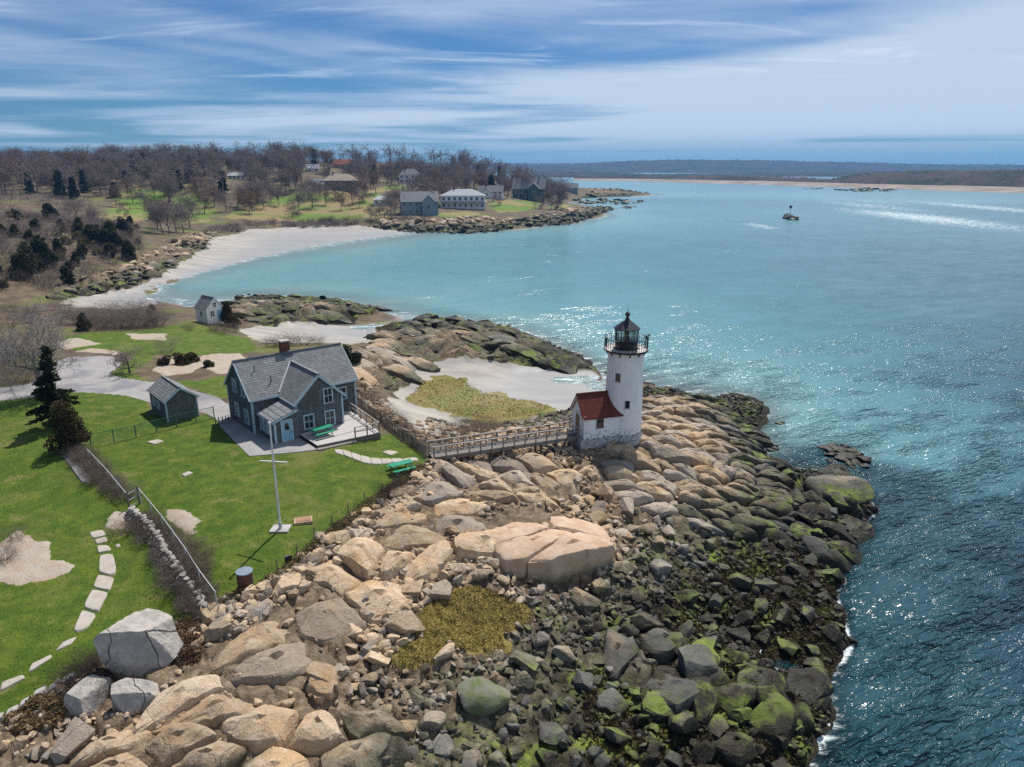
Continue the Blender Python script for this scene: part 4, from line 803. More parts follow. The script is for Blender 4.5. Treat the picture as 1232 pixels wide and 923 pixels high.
rfm = [roof_slab((-.25, HD / 2, HR + .05), (HL + .25, HD / 2, HR + .05), (0, s * (HD / 2 + .28), -sl_ * (HD / 2 + .28))).build('roof', M_ROOF, ho) for s in (-1, 1)]
sc_ = (cpk - 3.42) / ((cxb - cxa) / 2); hw = (cxb - cxa) / 2 + .25; yb = HD / 2 * (1 - (HR - cpk) / (HR - HE)) + .1
for s in (-1, 1): roof_slab((cxm, cy0 - .22, cpk + .06), (cxm, 2.35, cpk + .06), (s * hw, 0, -sc_ * hw)).build('wing_roof', M_ROOF, ho)
MB().bar((-.26, HD / 2, HR + .07), (HL + .26, HD / 2, HR + .07), .26, .06).build('ridge_cap', M_ROOF, ho); MB().bar((cxm, cy0 - .23, cpk + .08), (cxm, 2.2, cpk + .08), .24, .06).build('ridge_cap', M_ROOF, ho)
for s in (-1, 1):      # valley flashing, rakes, eaves
    vx = cxm + s * 2.42; MB().bar((cxm + s * .12, 2.25, cpk + .09), (vx, .0 - .12, HE + .02), .16, .03).build('valley', paint('flashing', (.42, .43, .45), .5), ho)
for x in (-.23, HL + .23):
    for s in (-1, 1): MB().bar((x, HD / 2, HR - .08), (x, HD / 2 + s * (HD / 2 + .26), HE - .31), .05, .2).build('rake_board', M_TRIM, ho)
for s in (-1, 1): MB().bar((cxm, cy0 - .21, cpk - .08), (cxm + s * hw, cy0 - .21, cpk - .08 - sc_ * hw), .06, .22).build('rake_board', M_TRIM, ho)
for (xa, xb) in ((-.2, cxa - .1), (cxb + .1, HL + .2)): MB().bar((xa, -.27, HE - .28), (xb, -.27, HE - .28), .08, .16).build('eave_board', M_TRIM, ho)
for x in (cxa - .23, cxb + .23): MB().bar((x, cy0 - .2, 3.18), (x, -.3, 3.18), .07, .15).build('eave_board', M_TRIM, ho)
for (x, y) in ((0, 0), (0, HD), (HL, 0), (cxa, cy0), (cxb, cy0)): MB().box(x - .03 if x in (0, cxa) else x - .14, x + .14 if x in (0, cxa) else x + .03, y - .03 if y < 1 else y - .14, y + .14 if y < 1 else y + .03, -.35, 3.3).build('corner_board', M_TRIM, ho)
ch = MB().box(4.55, 5.35, HD / 2 + .05, HD / 2 + .75, HR - 1.2, HR + 1.05).build('chimney', M_BRICK, ho); MB().box(4.47, 5.43, HD / 2 - .03, HD / 2 + .83, HR + 1.05, HR + 1.17).build('chimney_cap', M_CONC, ch)
MB().box(4.4, 5.5, HD / 2 - .3, HD / 2 + .05, HR - .28, HR + .16).build('chimney_flashing', paint('lead', (.10, .11, .13), .6), ch)
for (x, y) in ((1.3, 2.0), (2.35, .9)): MB().tube((x, y, HE + y * sl_), (x, y, HE + y * sl_ + .62), .045, n=8).build('vent_pipe', M_BLACK, ho)
MB().tube((1.5, HD / 2 + .1, HR), (1.5, HD / 2 + .1, HR + .5), .05, n=8).build('vent_pipe', M_TRIM, ho)
for (x, z, w, h) in ((5.88, 3.42, .72, 1.3), (3.85, 1.35, .8, 1.2), (5.9, 1.25, .8, 1.3)): window(ho, (x, cy0, z), w, h, 'x', -1)
for (y, z, w, h) in ((3.9, 3.85, .72, 1.1), (1.75, 3.85, .72, 1.0), (3.9, 1.5, .75, 1.2), (1.5, 1.4, .75, 1.2)): window(ho, (0, y, z), w, h, 'y', -1)
window(ho, (8.9, 0, 2.2), .75, 1.1, 'x', -1); window(ho, (HL, 3.0, 4.2), .75, 1.1, 'y', 1); window(ho, (HL, 1.6, 1.6), .75, 1.2, 'y', 1); window(ho, (HL, 4.5, 1.6), .75, 1.2, 'y', 1)
# porch in the corner
px0, px1, py0 = .5, 2.72, -3.65
po = MB().prism([(px0, py0, -.3), (px1 - .01, py0, -.3), (px1 - .01, py0, 2.85), (px0, py0, 2.3)], (0, 3.62, 0)).build('porch', M_WALL, ho)
MB().prism([(px0 - .25, py0 - .2, 2.27), (px1 - .02, py0 - .2, 3.02), (px1 - .02, -.35, 3.02), (px0 - .25, -.35, 2.27)], (0, 0, -.11)).build('porch_roof', M_ROOF, ho)
MB().bar((px0 - .24, py0 - .19, 2.12), (px1 - .02, py0 - .19, 2.87), .06, .2).build('rake_board', M_TRIM, po); MB().bar((px0 - .24, py0 - .15, 2.12), (px0 - .24, -.35, 2.12), .06, .16).build('eave_board', M_TRIM, po)
MB().box(px0 - .03, px0 + .16, py0 - .03, py0 + .16, -.3, 2.2).build('corner_board', M_TRIM, po); MB().box(px0 - .03, px0 + .0, py0 + .2, -.05, -.2, -.02).build('base_board', M_TRIM, po)
for y in (-2.7, -1.75, -.85): window(po, (px0, y, 1.3), .5, 1.05, 'y', -1)
dr = MB().box(1.2, 2.05, py0 - .05, py0 + .02, .02, 2.05).build('door', M_DOOR, po); MB().tube((1.62, py0 - .06, 1.62), (1.62, py0 - .045, 1.62), .2, n=16).build('door_window', M_GLASS, dr); MB().box(1.42, 1.82, py0 - .065, py0 - .045, 1.2, 1.6).build('door_window', M_GLASS, dr); MB().box(1.92, 1.98, py0 - .11, py0 - .05, .95, 1.02).build('handle', M_BLACK, dr)
fr = MB(); fr.box(1.08, 1.2, py0 - .07, py0, 0, 2.16); fr.box(2.05, 2.17, py0 - .07, py0, 0, 2.16); fr.box(1.2, 2.05, py0 - .07, py0, 2.06, 2.16); fr.build('door_frame', M_TRIM, po)
# concrete apron round the house
ap = [(-1.6, 5.2), (-.9, 6.0), (-.02, 6.0), (-.02, -.02), (px0 - .05, -.02), (px0 - .05, py0 - .05), (2.7, py0 - .05), (2.7, -5.0), (2.9, -7.3), (.6, -6.4), (-2.3, -4.9), (-2.0, .6)]
ao = MB().prism([(x, y, -.1) for x, y in ap], (0, 0, .26)).build('concrete_apron', M_APRON, None, loc=tuple(HO), rot=(0, 0, HYAW)); tag(ao, 'grey concrete apron along the left and front of the shingled house', 'paving')

# ------------------------------------------------------------------ deck
dk = empty('house_deck', tuple(HO), HYAW, 'low weathered timber deck with rails at the right side of the shingled house', 'deck')
DP = [(2.8, -7.0), (8.6, -7.7), (9.35, -.4), (7.35, -.4), (7.35, -3.4), (2.8, -3.4)]; DZ = .42
x = 2.85
ba_ = np.array(DP)
while x < 9.3:      # boards run front to back
    ylo = np.interp(x, [2.8, 8.6, 9.35], [-7.0, -7.7, -.6]); yhi = -3.36 if x < 7.33 else -.4
    if yhi - ylo > .2: MB().box(x, x + .135, ylo, yhi, DZ - .05, DZ).build('deck_board', M_WOOD if False else planks('deck_board', (.46, .43, .41), 3.0, 1, .2) if x < 2.9 else bpy.data.materials['deck_board'], dk)
    x += .15
MB().prism([(2.8, -7.02, -.35), (8.62, -7.73, -.35), (8.62, -7.69, -.35), (2.8, -6.98, -.35)], (0, 0, DZ + .28)).build('fascia', M_POST, dk); MB().prism([(8.62, -7.73, -.5), (9.38, -.4, -.5), (9.33, -.4, -.5), (8.57, -7.69, -.5)], (0, 0, DZ + .43)).build('fascia', M_POST, dk)
MB().prism([(2.7, -7.45, -.3), (6.2, -7.85, -.3), (6.2, -7.45, -.3), (2.7, -7.05, -.3)], (0, 0, .5)).build('step', M_WOODD, dk)
def rail_run(p, q, n, parent, h=.95, rails=(.93, .5)):
    for k in range(n + 1): a = Vector(p).lerp(Vector(q), k / n); MB().box(a.x - .045, a.x + .045, a.y - .045, a.y + .045, a.z, a.z + h).build('rail_post', M_WOODD, parent)
    for r in rails: MB().bar(Vector(p) + Vector((0, 0, r)), Vector(q) + Vector((0, 0, r)), .1 if r == rails[0] else .05, .05 if r == rails[0] else .09).build('rail', M_WOOD, parent)
rail_run((6.3, -7.35, DZ), (8.55, -7.62, DZ), 2, dk); rail_run((8.6, -7.55, DZ), (9.3, -.5, DZ), 5, dk)

# ------------------------------------------------------------------ picnic tables
def picnic(label, loc, rz, L=1.9):
    o = empty('picnic_table', loc, rz, label, 'picnic table', 'green picnic tables')
    pb = MB().box(-L / 2, L / 2, -.068, .068, -.02, .02).mesh('plank', M_GREEN)
    for k in range(5): link('table_plank', pb, o, loc=(0, -.3 + .15 * k, .74))
    for s in (-1, 1):
        for d in (.62, .77): link('bench_plank', pb, o, loc=(0, s * d, .44))
    for x in (-L / 2 + .3, L / 2 - .3):
        for s in (-1, 1): MB().bar((x, s * .62, 0), (x, s * .22, .72), .09, .045).build('leg', M_GREEN, o)
        MB().box(x - .02, x + .02, -.82, .82, .36, .42).build('bench_support', M_GREEN, o); MB().box(x - .02, x + .02, -.36, .36, .66, .72).build('top_support', M_GREEN, o)
w = HW(4.3, -5.0, .42); picnic('green picnic table on the deck against the house wall', tuple(w), HYAW + .05)
w = g1(483, 568); picnic('green picnic table on the grass beside the footbridge end', (w.x, w.y, gz(w.x, w.y)), math.radians(35))

# ------------------------------------------------------------------ sheds
def gable_hut(name, label, loc, rz, L, D, E, R, wm, rm, tm, door=True, wins=(), cat='shed', ov=.2):
    o = empty(name, loc, rz, label, cat)
    MB().prism([(0, 0, -.3), (0, D, -.3), (0, D, E), (0, D / 2, R - .08), (0, 0, E)], (L, 0, 0)).build('wall', wm, o)
    s_ = (R - E) / (D / 2)
    for s in (-1, 1): roof_slab((-ov, D / 2, R + .03), (L + ov, D / 2, R + .03), (0, s * (D / 2 + ov), -s_ * (D / 2 + ov)), .1).build('roof', rm, o)
    MB().bar((-ov, D / 2, R + .05), (L + ov, D / 2, R + .05), .2, .05).build('ridge_cap', rm, o)
    for x in (0, L):
        for y in (0, D): MB().box(x - .03 if x == 0 else x - .1, x + .1 if x == 0 else x + .03, y - .03 if y == 0 else y - .1, y + .1 if y == 0 else y + .03, -.25, E - .08).build('corner_board', tm, o)
        for s in (-1, 1): MB().bar((x + (ov - .01 if x else -ov + .01), D / 2, R - .08), (x + (ov - .01 if x else -ov + .01), D / 2 + s * (D / 2 + ov * .95), R - .08 - s_ * (D / 2 + ov)), .04, .15).build('rake_board', tm, o)
    for (ax, a, z, w, h) in wins: window(o, (a, 0, z) if ax == 'f' else (0, a, z) if ax == 'l' else (L, a, z), w, h, 'x' if ax == 'f' else 'y', -1 if ax in 'fl' else 1, tm, (1, 1), .05)
    return o
# garden shed: front gable faces the lower right; local x runs from its rear gable to the front gable
a = Vector((-36.2, 67.6, 0)); b = Vector((-32.9, 63.9, 0)); c = Vector((-30.7, 65.8, 0)); syaw = math.atan2(b.y - a.y, b.x - a.x)
gable_hut('garden_shed', 'small grey shingled shed with grey gable roof left of the shingled house', (a.x, a.y, 6.5), syaw, (b - a).length, (c - b).length, 2.25, 3.3, M_WALL, M_ROOF, M_TRIM, wins=(('f', 2.6, 1.3, .6, .7), ('f', 1.2, 1.3, .6, .7)))
w = g1(240, 388); bh = gable_hut('boathouse', 'small white boathouse with grey roof at the water beyond the lawn', (w.x - 1.2, w.y + 1.8, gz(w.x, w.y)), math.radians(-38), 3.6, 3.2, 2.5, 4.3, M_WHITE, M_ROOF, M_WHITE, wins=(('f', 1.8, 1.4, .7, .9), ('r', 1.0, 1.5, .7, .9), ('r', 1.6, 3.0, .55, .7)), cat='boathouse')
MB().box(3.57, 3.65, 1.9, 2.75, 0, 2.0).build('door', M_DOOR, bh)

# ------------------------------------------------------------------ flagpole, barrel, slabs
fp = empty('flagpole', (-15.8, 43.5, gz(-15.8, 43.5)), 0, 'tall white flagpole with a crossarm standing in the lawn', 'flagpole')
MB().tube((0, 0, .1), (0, 0, 7.6), .085, .05, 12).build('pole', M_WHITE, fp, 40); MB().bar((-1.0, .25, 4.95), (1.0, -.25, 5.05), .07).build('crossarm', M_WHITE, fp); MB().lathe([(0, 7.58), (.08, 7.63), (.1, 7.7), (.08, 7.78), (0, 7.82)], 12).build('truck', M_WHITE, fp, 40)
MB().box(-.62, .62, -.5, .5, -.15, .1).build('base', M_CONC, fp); MB().tube((0, 0, .1), (0, 0, .5), .13, .11, 12).build('collar', M_GALV, fp); MB().tube((.09, -.02, .9), (.06, -.02, 7.5), .008, n=4).build('halyard', M_WHITE, fp)
w = g1(365, 628); hb = tag(MB().box(-.62, .62, -.42, .42, -.1, .16).build('hatch_cover', paint('hatch_tan', (.44, .30, .19), .8, .3), None, loc=(w.x, w.y, gz(w.x, w.y)), rot=(0, 0, .3)), 'small tan square hatch lying in the grass right of the flagpole', 'hatch'); MB().box(-.5, .5, -.3, .3, .16, .19).build('lid', paint('hatch_rust', (.34, .19, .12), .8, .4), hb)
w = g1(296, 706); bl = empty('barrel', (w.x, w.y, gz(w.x, w.y)), 0, 'rusty brown barrel with a blue-grey lid at the edge of the lawn', 'barrel')
MB().lathe([(0, 0), (.44, 0), (.46, .05), (.46, .3), (.48, .32), (.46, .34), (.46, .62), (.48, .64), (.46, .66), (.46, .95), (.47, .98), (0, .98)], 24).build('drum', paint('rusty_drum', (.13, .055, .035), .8, .5, (.22, .11, .05)), bl, 35); MB().lathe([(0, .985), (.50, .985), (.51, 1.02), (.49, 1.05), (0, 1.06)], 24).build('lid', paint('blue_grey_lid', (.20, .25, .30), .5, .2), bl, 35)
w = g1(347, 722 - 45); tag(MB().box(-.22, .22, -.05, .05, .0, .55).build('marker_box', M_BLACK, None, loc=(w.x, w.y, gz(w.x, w.y)), rot=(.25, 0, .5)), 'small black box on the wire fence line near the barrel', 'box')
# flat stones let into the grass
def flat_stone(poly_px, name='paving_stone', parent=None, h=.07, mat=M_CONC, seed=1, n=16):
    p = gpoly(poly_px)[:, :2]; me, loc = slab_mesh(name, p, h, .012, np.zeros(2), seed, n=n, skirt=.25, mat=mat, rough=.12, edge=.04, facet=0.0); return link(name, me, parent, loc=(loc[0], loc[1], gz(loc[0], loc[1]) + .0))
mpv = Mat('pale_paving'); n_ = mpv.noise(1.4, 5, .65); cpv = mpv.mix(mpv.mr(n_, .38, .64), (.42, .385, .345), (.33, .30, .27)); cpv = mpv.mix(mpv.mr(mpv.noise(6, 4, .6), .55, .7, 0, .5), cpv, (.26, .23, .2)); cpv = mpv.mix(mpv.mth('MULTIPLY', mpv.rnd(), .4), cpv, (.46, .38, .30)); M_PAVE = mpv.fin(cpv, .9, .2, mpv.bump(n_, .4, .05))
sp_ = empty('stepping_stone_path', tuple(g1(110, 720)), 0, 'curving path of pale flat stones across the left lawn', 'path'); so_ = sp_.location
def child_stone(poly, parent, **k):
    o = flat_stone(poly, parent=parent, **k); o.location = Vector(o.location) - parent.location; return o
for k, q in enumerate([[(107, 641), (124, 638), (128, 645), (112, 649)], [(114, 651), (128, 647), (130, 653), (116, 656)], [(117, 658), (130, 657), (135, 663), (118, 667)], [(120, 669), (136, 666), (140, 684), (138, 694), (119, 690)], [(118, 692), (138, 696), (132, 712), (112, 708)], [(111, 710), (131, 714), (118, 738), (100, 732)], [(99, 734), (117, 740), (104, 758), (88, 762)], [(76, 774), (94, 766), (86, 776), (66, 786)], [(38, 800), (62, 788), (64, 792), (34, 812)], [(2, 822), (30, 812), (30, 818), (0, 834)], [(-30, 836), (-2, 826), (-4, 838), (-34, 852)], [(139, 657), (145, 656), (145, 660), (140, 661)]]): child_stone(q, sp_, mat=M_PAVE, seed=20 + k)
sp2 = empty('deck_path', tuple(g1(440, 553)), 0, 'narrow path of pale flat stones from the deck to the footbridge', 'path')
edge_a = [(402, 542), (412, 542), (422, 545), (434, 549), (446, 552), (458, 553), (470, 553), (484, 553), (502, 552)]; edge_b = [(404, 546), (414, 549), (424, 553), (434, 557), (447, 560), (460, 560), (472, 558), (486, 557), (504, 556)]
for k in range(8): child_stone([edge_a[k], edge_a[k + 1], edge_b[k + 1], edge_b[k]], sp2, mat=M_PAVE, seed=50 + k)
for k, (q, lb) in enumerate([([(459, 545), (468, 543), (480, 545), (470, 549)], 'flat pale stone in the grass just above the deck path'), ([(176, 533), (190, 530), (198, 532), (186, 536)], 'flat pale stone in the lawn in front of the garden shed'), ([(218, 572), (228, 568), (233, 570), (222, 575)], 'small flat pale stone alone in the middle of the main lawn'), ([(74, 547), (84, 548), (112, 580), (102, 586)], 'dark grey slate slab lying beside the dead hedge, left lawn')]):
    tag(flat_stone(q, 'lawn_slab' if k == 3 else 'lawn_stone', mat=M_APRON if k == 3 else M_PAVE, seed=70 + k, h=.08), lb, 'stone slab' if k == 3 else 'stone')
kb = empty('kerb_wall', tuple(g1(45, 840)), 0, 'low wall of squared grey stones along the bottom left lawn edge', 'wall')
for k in range(7):
    x0, x1 = 92 - k * 17, 92 - (k + 1) * 17 + 1.5; y = lambda x: 812 + (92 - x) * .56; child_stone([(x0, y(x0)), (x0 - 2, y(x0) + 8), (x1 - 2, y(x1) + 9), (x1, y(x1))], kb, mat=M_CONC, seed=90 + k, h=.22)
# ------------------------------------------------------------------ vegetation builders
def seg_mesh(name, segs, mat, sides=3):
    S = np.array(segs, float); p, q, r0, r1 = S[:, 0:3], S[:, 3:6], S[:, 6], S[:, 7]; d = q - p; d /= np.linalg.norm(d, axis=1)[:, None] + 1e-9
    ref = np.where(np.abs(d[:, 2:3]) > .9, np.array([[1., 0, 0]]), np.array([[0, 0, 1.]])); u = np.cross(d, ref); u /= np.linalg.norm(u, axis=1)[:, None] + 1e-9; w = np.cross(d, u); n = len(S); vs = []
    for c, r in ((p, r0), (q, r1)):
        for k in range(sides): a = 2 * math.pi * k / sides; vs.append(c + (u * math.cos(a) + w * math.sin(a)) * r[:, None])
    v = np.stack(vs, 1).reshape(-1, 3); b = np.arange(n)[:, None] * 2 * sides; f = []
    for k in range(sides): f.append(np.concatenate([b + k, b + (k + 1) % sides, b + sides + (k + 1) % sides, b + sides + k], 1))
    return v, np.vstack(f)
def grow(rg, segs, p, d, L, r, lvl, maxl, nb, up=.25, wob=.22, ratio=.62, spread=.75, nseg=4, tips=None, minseg=2):
    st = L / nseg; pts = [p]
    for i in range(nseg):
        d = d + rg.normal(0, wob, 3); d[2] += up * .35; d = d / np.linalg.norm(d); q = p + d * st; ra = r * (1 - .72 * i / nseg); rb = r * (1 - .72 * (i + 1) / nseg)
        segs.append((*p, *q, ra, rb, lvl)); p = q; pts.append(q)
        if lvl < maxl and i >= (1 if lvl == 0 else 0):
            for _ in range(nb[min(lvl, len(nb) - 1)] if i < nseg - 1 else nb[min(lvl, len(nb) - 1)] + 1):
                s = rg.normal(0, 1, 3); s -= d * (s @ d); s /= np.linalg.norm(s) + 1e-9; e = d * (1 - spread * rg.uniform(.5, 1)) + s * spread * rg.uniform(.7, 1.2); e /= np.linalg.norm(e)
                grow(rg, segs, q, e, L * ratio * rg.uniform(.7, 1.15), max(rb * .7, .004), lvl + 1, maxl, nb, up, wob, ratio, spread, max(minseg, nseg - 1), tips, minseg)
        if tips is not None and lvl >= maxl - 0: tips.append(q)
def bark(name, c, var=.4):
    m = Mat(name); n = m.noise(1.2, 3, .6); return m.fin(m.mix(m.rnd(), m.mix(n, c, tuple(x * (1 - var) for x in c)), tuple(x * .75 for x in c)), .95, .1)
M_BARK = bark('grey_bark', (.16, .135, .125)); M_TWIG = bark('twig', (.27, .22, .20)); M_TWIG2 = bark('purplish_twig', (.25, .20, .195)); M_BRUSH = bark('dead_brush', (.20, .155, .125)); M_DARKTW = bark('dark_brush', (.085, .066, .058)); M_PALEB = bark('pale_bark', (.36, .33, .31))
def leafmat(name, a, b, c=None):
    m = Mat(name); n = m.noise(1.4, 4, .65); col = m.mix(m.mr(n, .35, .65), a, b)
    if c: col = m.mix(m.mr(m.noise(.5, 3, .6), .5, .65), col, c)
    col = m.mix(m.mth('MULTIPLY', m.rnd(), .5), col, tuple(x * .6 for x in a)); m.fin(col, .8, .12)
    tl = m.N('ShaderNodeBsdfTranslucent'); m.put(tl.inputs[0], col); mx = m.N('ShaderNodeMixShader'); mx.inputs[0].default_value = .35; m.t.links.new(m.b.outputs[0], mx.inputs[1]); m.t.links.new(tl.outputs[0], mx.inputs[2]); m.t.links.new(mx.outputs[0], m.out.inputs[0]); return m.m
M_SPRUCE = leafmat('spruce_needles', (.022, .032, .014), (.042, .052, .022)); M_JUN = leafmat('juniper_foliage', (.026, .034, .014), (.05, .05, .022), (.065, .045, .025)); M_JUNB = leafmat('bronze_juniper', (.055, .042, .022), (.075, .052, .026), (.05, .05, .02)); M_PINE = leafmat('pine_needles', (.032, .052, .022), (.055, .072, .028)); M_OLIVE = leafmat('olive_scrub', (.10, .095, .035), (.15, .13, .05)); M_GOLD = leafmat('golden_buds', (.28, .16, .05), (.32, .2, .07))
def bare_tree(seed, H, trunk=.32, maxl=4, nb=(2, 2, 2, 2), spread=.8, r=None, thick=1.0, lean=(0, 0), bmat=None, tmat=None, up=.28, minr=0):
    rg = np.random.default_rng(seed); segs = []
    grow(rg, segs, np.zeros(3) - np.array([0, 0, .25]), np.array([lean[0], lean[1], 1.0]), H * .55, (r or H * .017), 0, maxl, nb, up, .12, .60, spread, 5)
    S = np.array(segs); S[:, 6:8] = np.maximum(S[:, 6:8] * thick, minr); t = S[S[:, 8] <= 1]; c = S[S[:, 8] > 1]
    k = H / max(S[:, 5].max(), .1); t[:, :8] *= k; c[:, :8] *= k
    a = npmesh('trunk', *seg_mesh('trunk', t, None, 6), bmat or M_BARK, True); b = npmesh('crown', *seg_mesh('crown', c, None, 3), tmat or M_TWIG, True); return a, b
def shrub_mesh(seed, R, H, n=26, maxl=2, thick=.012, mat=None, nb=(2, 2)):
    rg = np.random.default_rng(seed); segs = []
    for _ in range(n):
        a = rg.uniform(0, 6.283); rr = R * .45 * rg.random() ** .5; d = np.array([math.cos(a) * .55, math.sin(a) * .55, 1.0]) + rg.normal(0, .15, 3)
        grow(rg, segs, np.array([math.cos(a) * rr, math.sin(a) * rr, -.1]), d / np.linalg.norm(d), H * rg.uniform(.5, .8), thick, 0, maxl, nb, .12, .22, .6, .7, 3)
    S = np.array(segs); S[:, 2] = S[:, 2]; k = H / S[:, 5].max(); S[:, [2, 5]] *= k
    return npmesh('stems', *seg_mesh('stems', S, None, 3), mat or M_BRUSH, True)
def leaf_quads(rg, C, size, flat=0.0):
    n = len(C); a = rg.normal(size=(n, 3)); a[:, 2] *= (1 - flat); a /= np.linalg.norm(a, axis=1)[:, None]; b = rg.normal(size=(n, 3)); b -= a * (a * b).sum(1)[:, None]; b /= np.linalg.norm(b, axis=1)[:, None]
    s = (size * rg.uniform(.6, 1.4, n))[:, None]; v = np.stack([C - a * s - b * s * .45, C + a * s - b * s * .3, C + a * s * 1.1 + b * s * .35, C - a * s * .8 + b * s * .45], 1).reshape(-1, 3)
    return v, np.arange(n * 4).reshape(n, 4)
def juniper_mesh(seed, R, H, n, size, mat, lobes=9, cone=.7):
    rg = np.random.default_rng(seed); P = []
    for k in range(lobes):
        t = (k + .5) / lobes; z = H * (.08 + .86 * t); w = R * (1 - cone * t ** 1.3); a = rg.uniform(0, 6.283); o = np.array([math.cos(a), math.sin(a), 0]) * w * .38 * rg.uniform(.3, 1.2)
        m = int(n / lobes * (1.5 - t)); d = rg.normal(size=(m, 3)); d /= np.linalg.norm(d, axis=1)[:, None]; rr = rg.uniform(.45, 1.05, m) ** .6
        P.append(o + np.array([0, 0, z]) + d * rr[:, None] * np.array([w * .75, w * .75, H / lobes * 1.5]))
    P = np.vstack(P); P = P[P[:, 2] > 0]; return npmesh('crown', *leaf_quads(rg, P, size), mat, False)
def spruce_mesh(seed, R, H, mat, layers=20, size=.16, open_=.5, per=7):
    rg = np.random.default_rng(seed); P = []; segs = []
    for k in range(layers):
        t = (k + .3) / layers; z = H * (.1 + .9 * t); L = R * (1 - t) ** .8 * rg.uniform(.75, 1.2) + .12
        for j in range(per):
            if rg.random() < open_ * .35: continue
            a = rg.uniform(0, 6.283); l = L * rg.uniform(.55, 1.15); m = max(3, int(l / (size * .55)))
            s = np.linspace(.12, 1, m); d = np.array([math.cos(a), math.sin(a), 0]); c = d * (l * s)[:, None] + np.array([0, 0, 1.]) * (z + l * (.12 * s - .30 * s * s))[:, None]
            segs.append((0, 0, z, *(c[-1]), .02, .006, 1)); c = np.repeat(c, 5, 0) + rg.normal(0, 1, (m * 5, 3)) * np.array([.9, .9, .45]) * size * .9; P.append(c)
    P = np.vstack(P); return npmesh('crown', *leaf_quads(rg, P, size, .3), mat, False)
def trunk_mesh(H, r, mat=None): return MB().tube((0, 0, -.3), (0, 0, H), r, r * .25, 7).mesh('trunk', mat or M_BARK, 40)
def plant(name, parts, x, y, label, cat, group=None, s=1.0, rz=None, tilt=(0, 0), dz=0.0):
    e = empty(name, (x, y, gz(x, y) + dz), random.uniform(0, 6.28) if rz is None else rz, label, cat, group); e.scale = (s, s, s) if not isinstance(s, tuple) else s; e.rotation_euler.x, e.rotation_euler.y = tilt
    for n, m in parts: link(n, m, e)
    return e

# ------------------------------------------------------------------ trees and shrubs round the house
w = g1(72, 512); plant('spruce_tree', [('trunk', trunk_mesh(7.6, .2, M_DARKTW)), ('crown', spruce_mesh(3, 2.2, 7.8, M_SPRUCE, 20, .16, 1.0, 7))], w.x, w.y, 'dark open-branched spruce standing in the left lawn', 'tree')
w = g1(88, 540); plant('juniper_tree', [('trunk', trunk_mesh(3.6, .14, M_DARKTW)), ('crown', juniper_mesh(5, 1.9, 4.3, 4200, .11, M_JUNB, 8, .5))], w.x, w.y, 'bushy bronze-brown juniper right below the dark spruce', 'tree')
t_, c_ = bare_tree(11, 10.5, maxl=4, nb=(2, 2, 2, 2), lean=(-.12, .05), bmat=M_PALEB, tmat=M_PALEB, spread=.8, r=.28, thick=1.15, minr=.02); w = g1(52, 476); plant('bare_tree', [('trunk', t_), ('crown', c_)], w.x, w.y, 'tall pale grey bare tree behind the spruce, far left', 'tree', rz=.3)
t_, c_ = bare_tree(15, 3.6, maxl=3, nb=(2, 2, 2), spread=1.0, r=.13, minr=.012, bmat=M_BARK, up=.1); w = g1(157, 449); plant('bare_tree', [('trunk', t_), ('crown', c_)], w.x, w.y, 'small crooked bare tree beside the driveway loop', 'tree', rz=1.0)
SHR = [shrub_mesh(300 + k, 1.6, 2.7, 34, 2, .020, M_BRUSH, (2, 3)) for k in range(4)]; SHD = [shrub_mesh(320 + k, 1.3, 1.9, 40, 2, .016, M_DARKTW, (2, 3)) for k in range(3)]; SHG = [shrub_mesh(340 + k, 2.0, 4.4, 36, 2, .026, M_TWIG, (2, 3)) for k in range(4)]
JUN = [juniper_mesh(360 + k, 1.2, 2.6, 1800, .12, M_JUN, 7, .55) for k in range(3)]; JLO = [juniper_mesh(370 + k, 1.4, 1.3, 1500, .11, M_JUN if k else M_JUNB, 4, .35) for k in range(3)]
def put_shrub(px, py, lib, s, label, name='bare_shrub', cat='shrub', group=None, part='stems'):
    w = g1(px, py); return plant(name, [(part, lib[random.randrange(len(lib))])], w.x, w.y, label, cat, group, s)
put_shrub(201, 424, SHG, .72, 'thin upright bare shrub on the back lawn, alone right of the crooked tree')
for px, py, s in ((200, 440, .75), (217, 439, .95), (229, 437, .85)): put_shrub(px, py, JLO, s, 'low dark juniper in the clump on the pale ledge behind the shed', 'juniper_shrub', 'shrub', 'low junipers behind the shed', 'foliage')
put_shrub(251, 442, JLO, .6, 'small dark juniper alone right of the clump behind the shed', 'juniper_shrub', part='foliage')
for px, py, s in ((120, 396, 1.0), (132, 395, 1.15), (143, 394, 1.2), (153, 394, 1.1), (163, 395, 1.25), (172, 393, 1.1), (181, 392, 1.15), (190, 392, 1.0), (128, 388, 1.1), (150, 386, 1.1), (168, 385, 1.2), (112, 392, .9), (85, 386, .8), (72, 390, .8), (196, 386, .9)): put_shrub(px, py, SHG if s > .95 else SHR, s, 'bare grey-brown shrub in the thicket between the back lawn and the beach', group='thicket behind the back lawn')
for k in range(16): put_shrub(random.uniform(-5, 112), random.uniform(374, 402), SHG if k % 2 else SHR, random.uniform(.6, 1.0), 'bare brown shrub in the rough ground left of the thicket', group='shrubs in the rough left of the thicket')
put_shrub(101, 398, JUN, 1.0, 'dark green juniper at the left end of the thicket', 'juniper_shrub', part='foliage'); put_shrub(184, 388, JUN, 1.1, 'bronze-green juniper at the right end of the thicket', 'juniper_shrub', part='foliage')
JB = [juniper_mesh(381, 1.9, 3.9, 2600, .14, M_JUNB, 8, .75)]; put_shrub(276, 392, JB, 1.05, 'pointed bronze juniper right beside the white boathouse', 'juniper_tree', 'tree', part='crown')
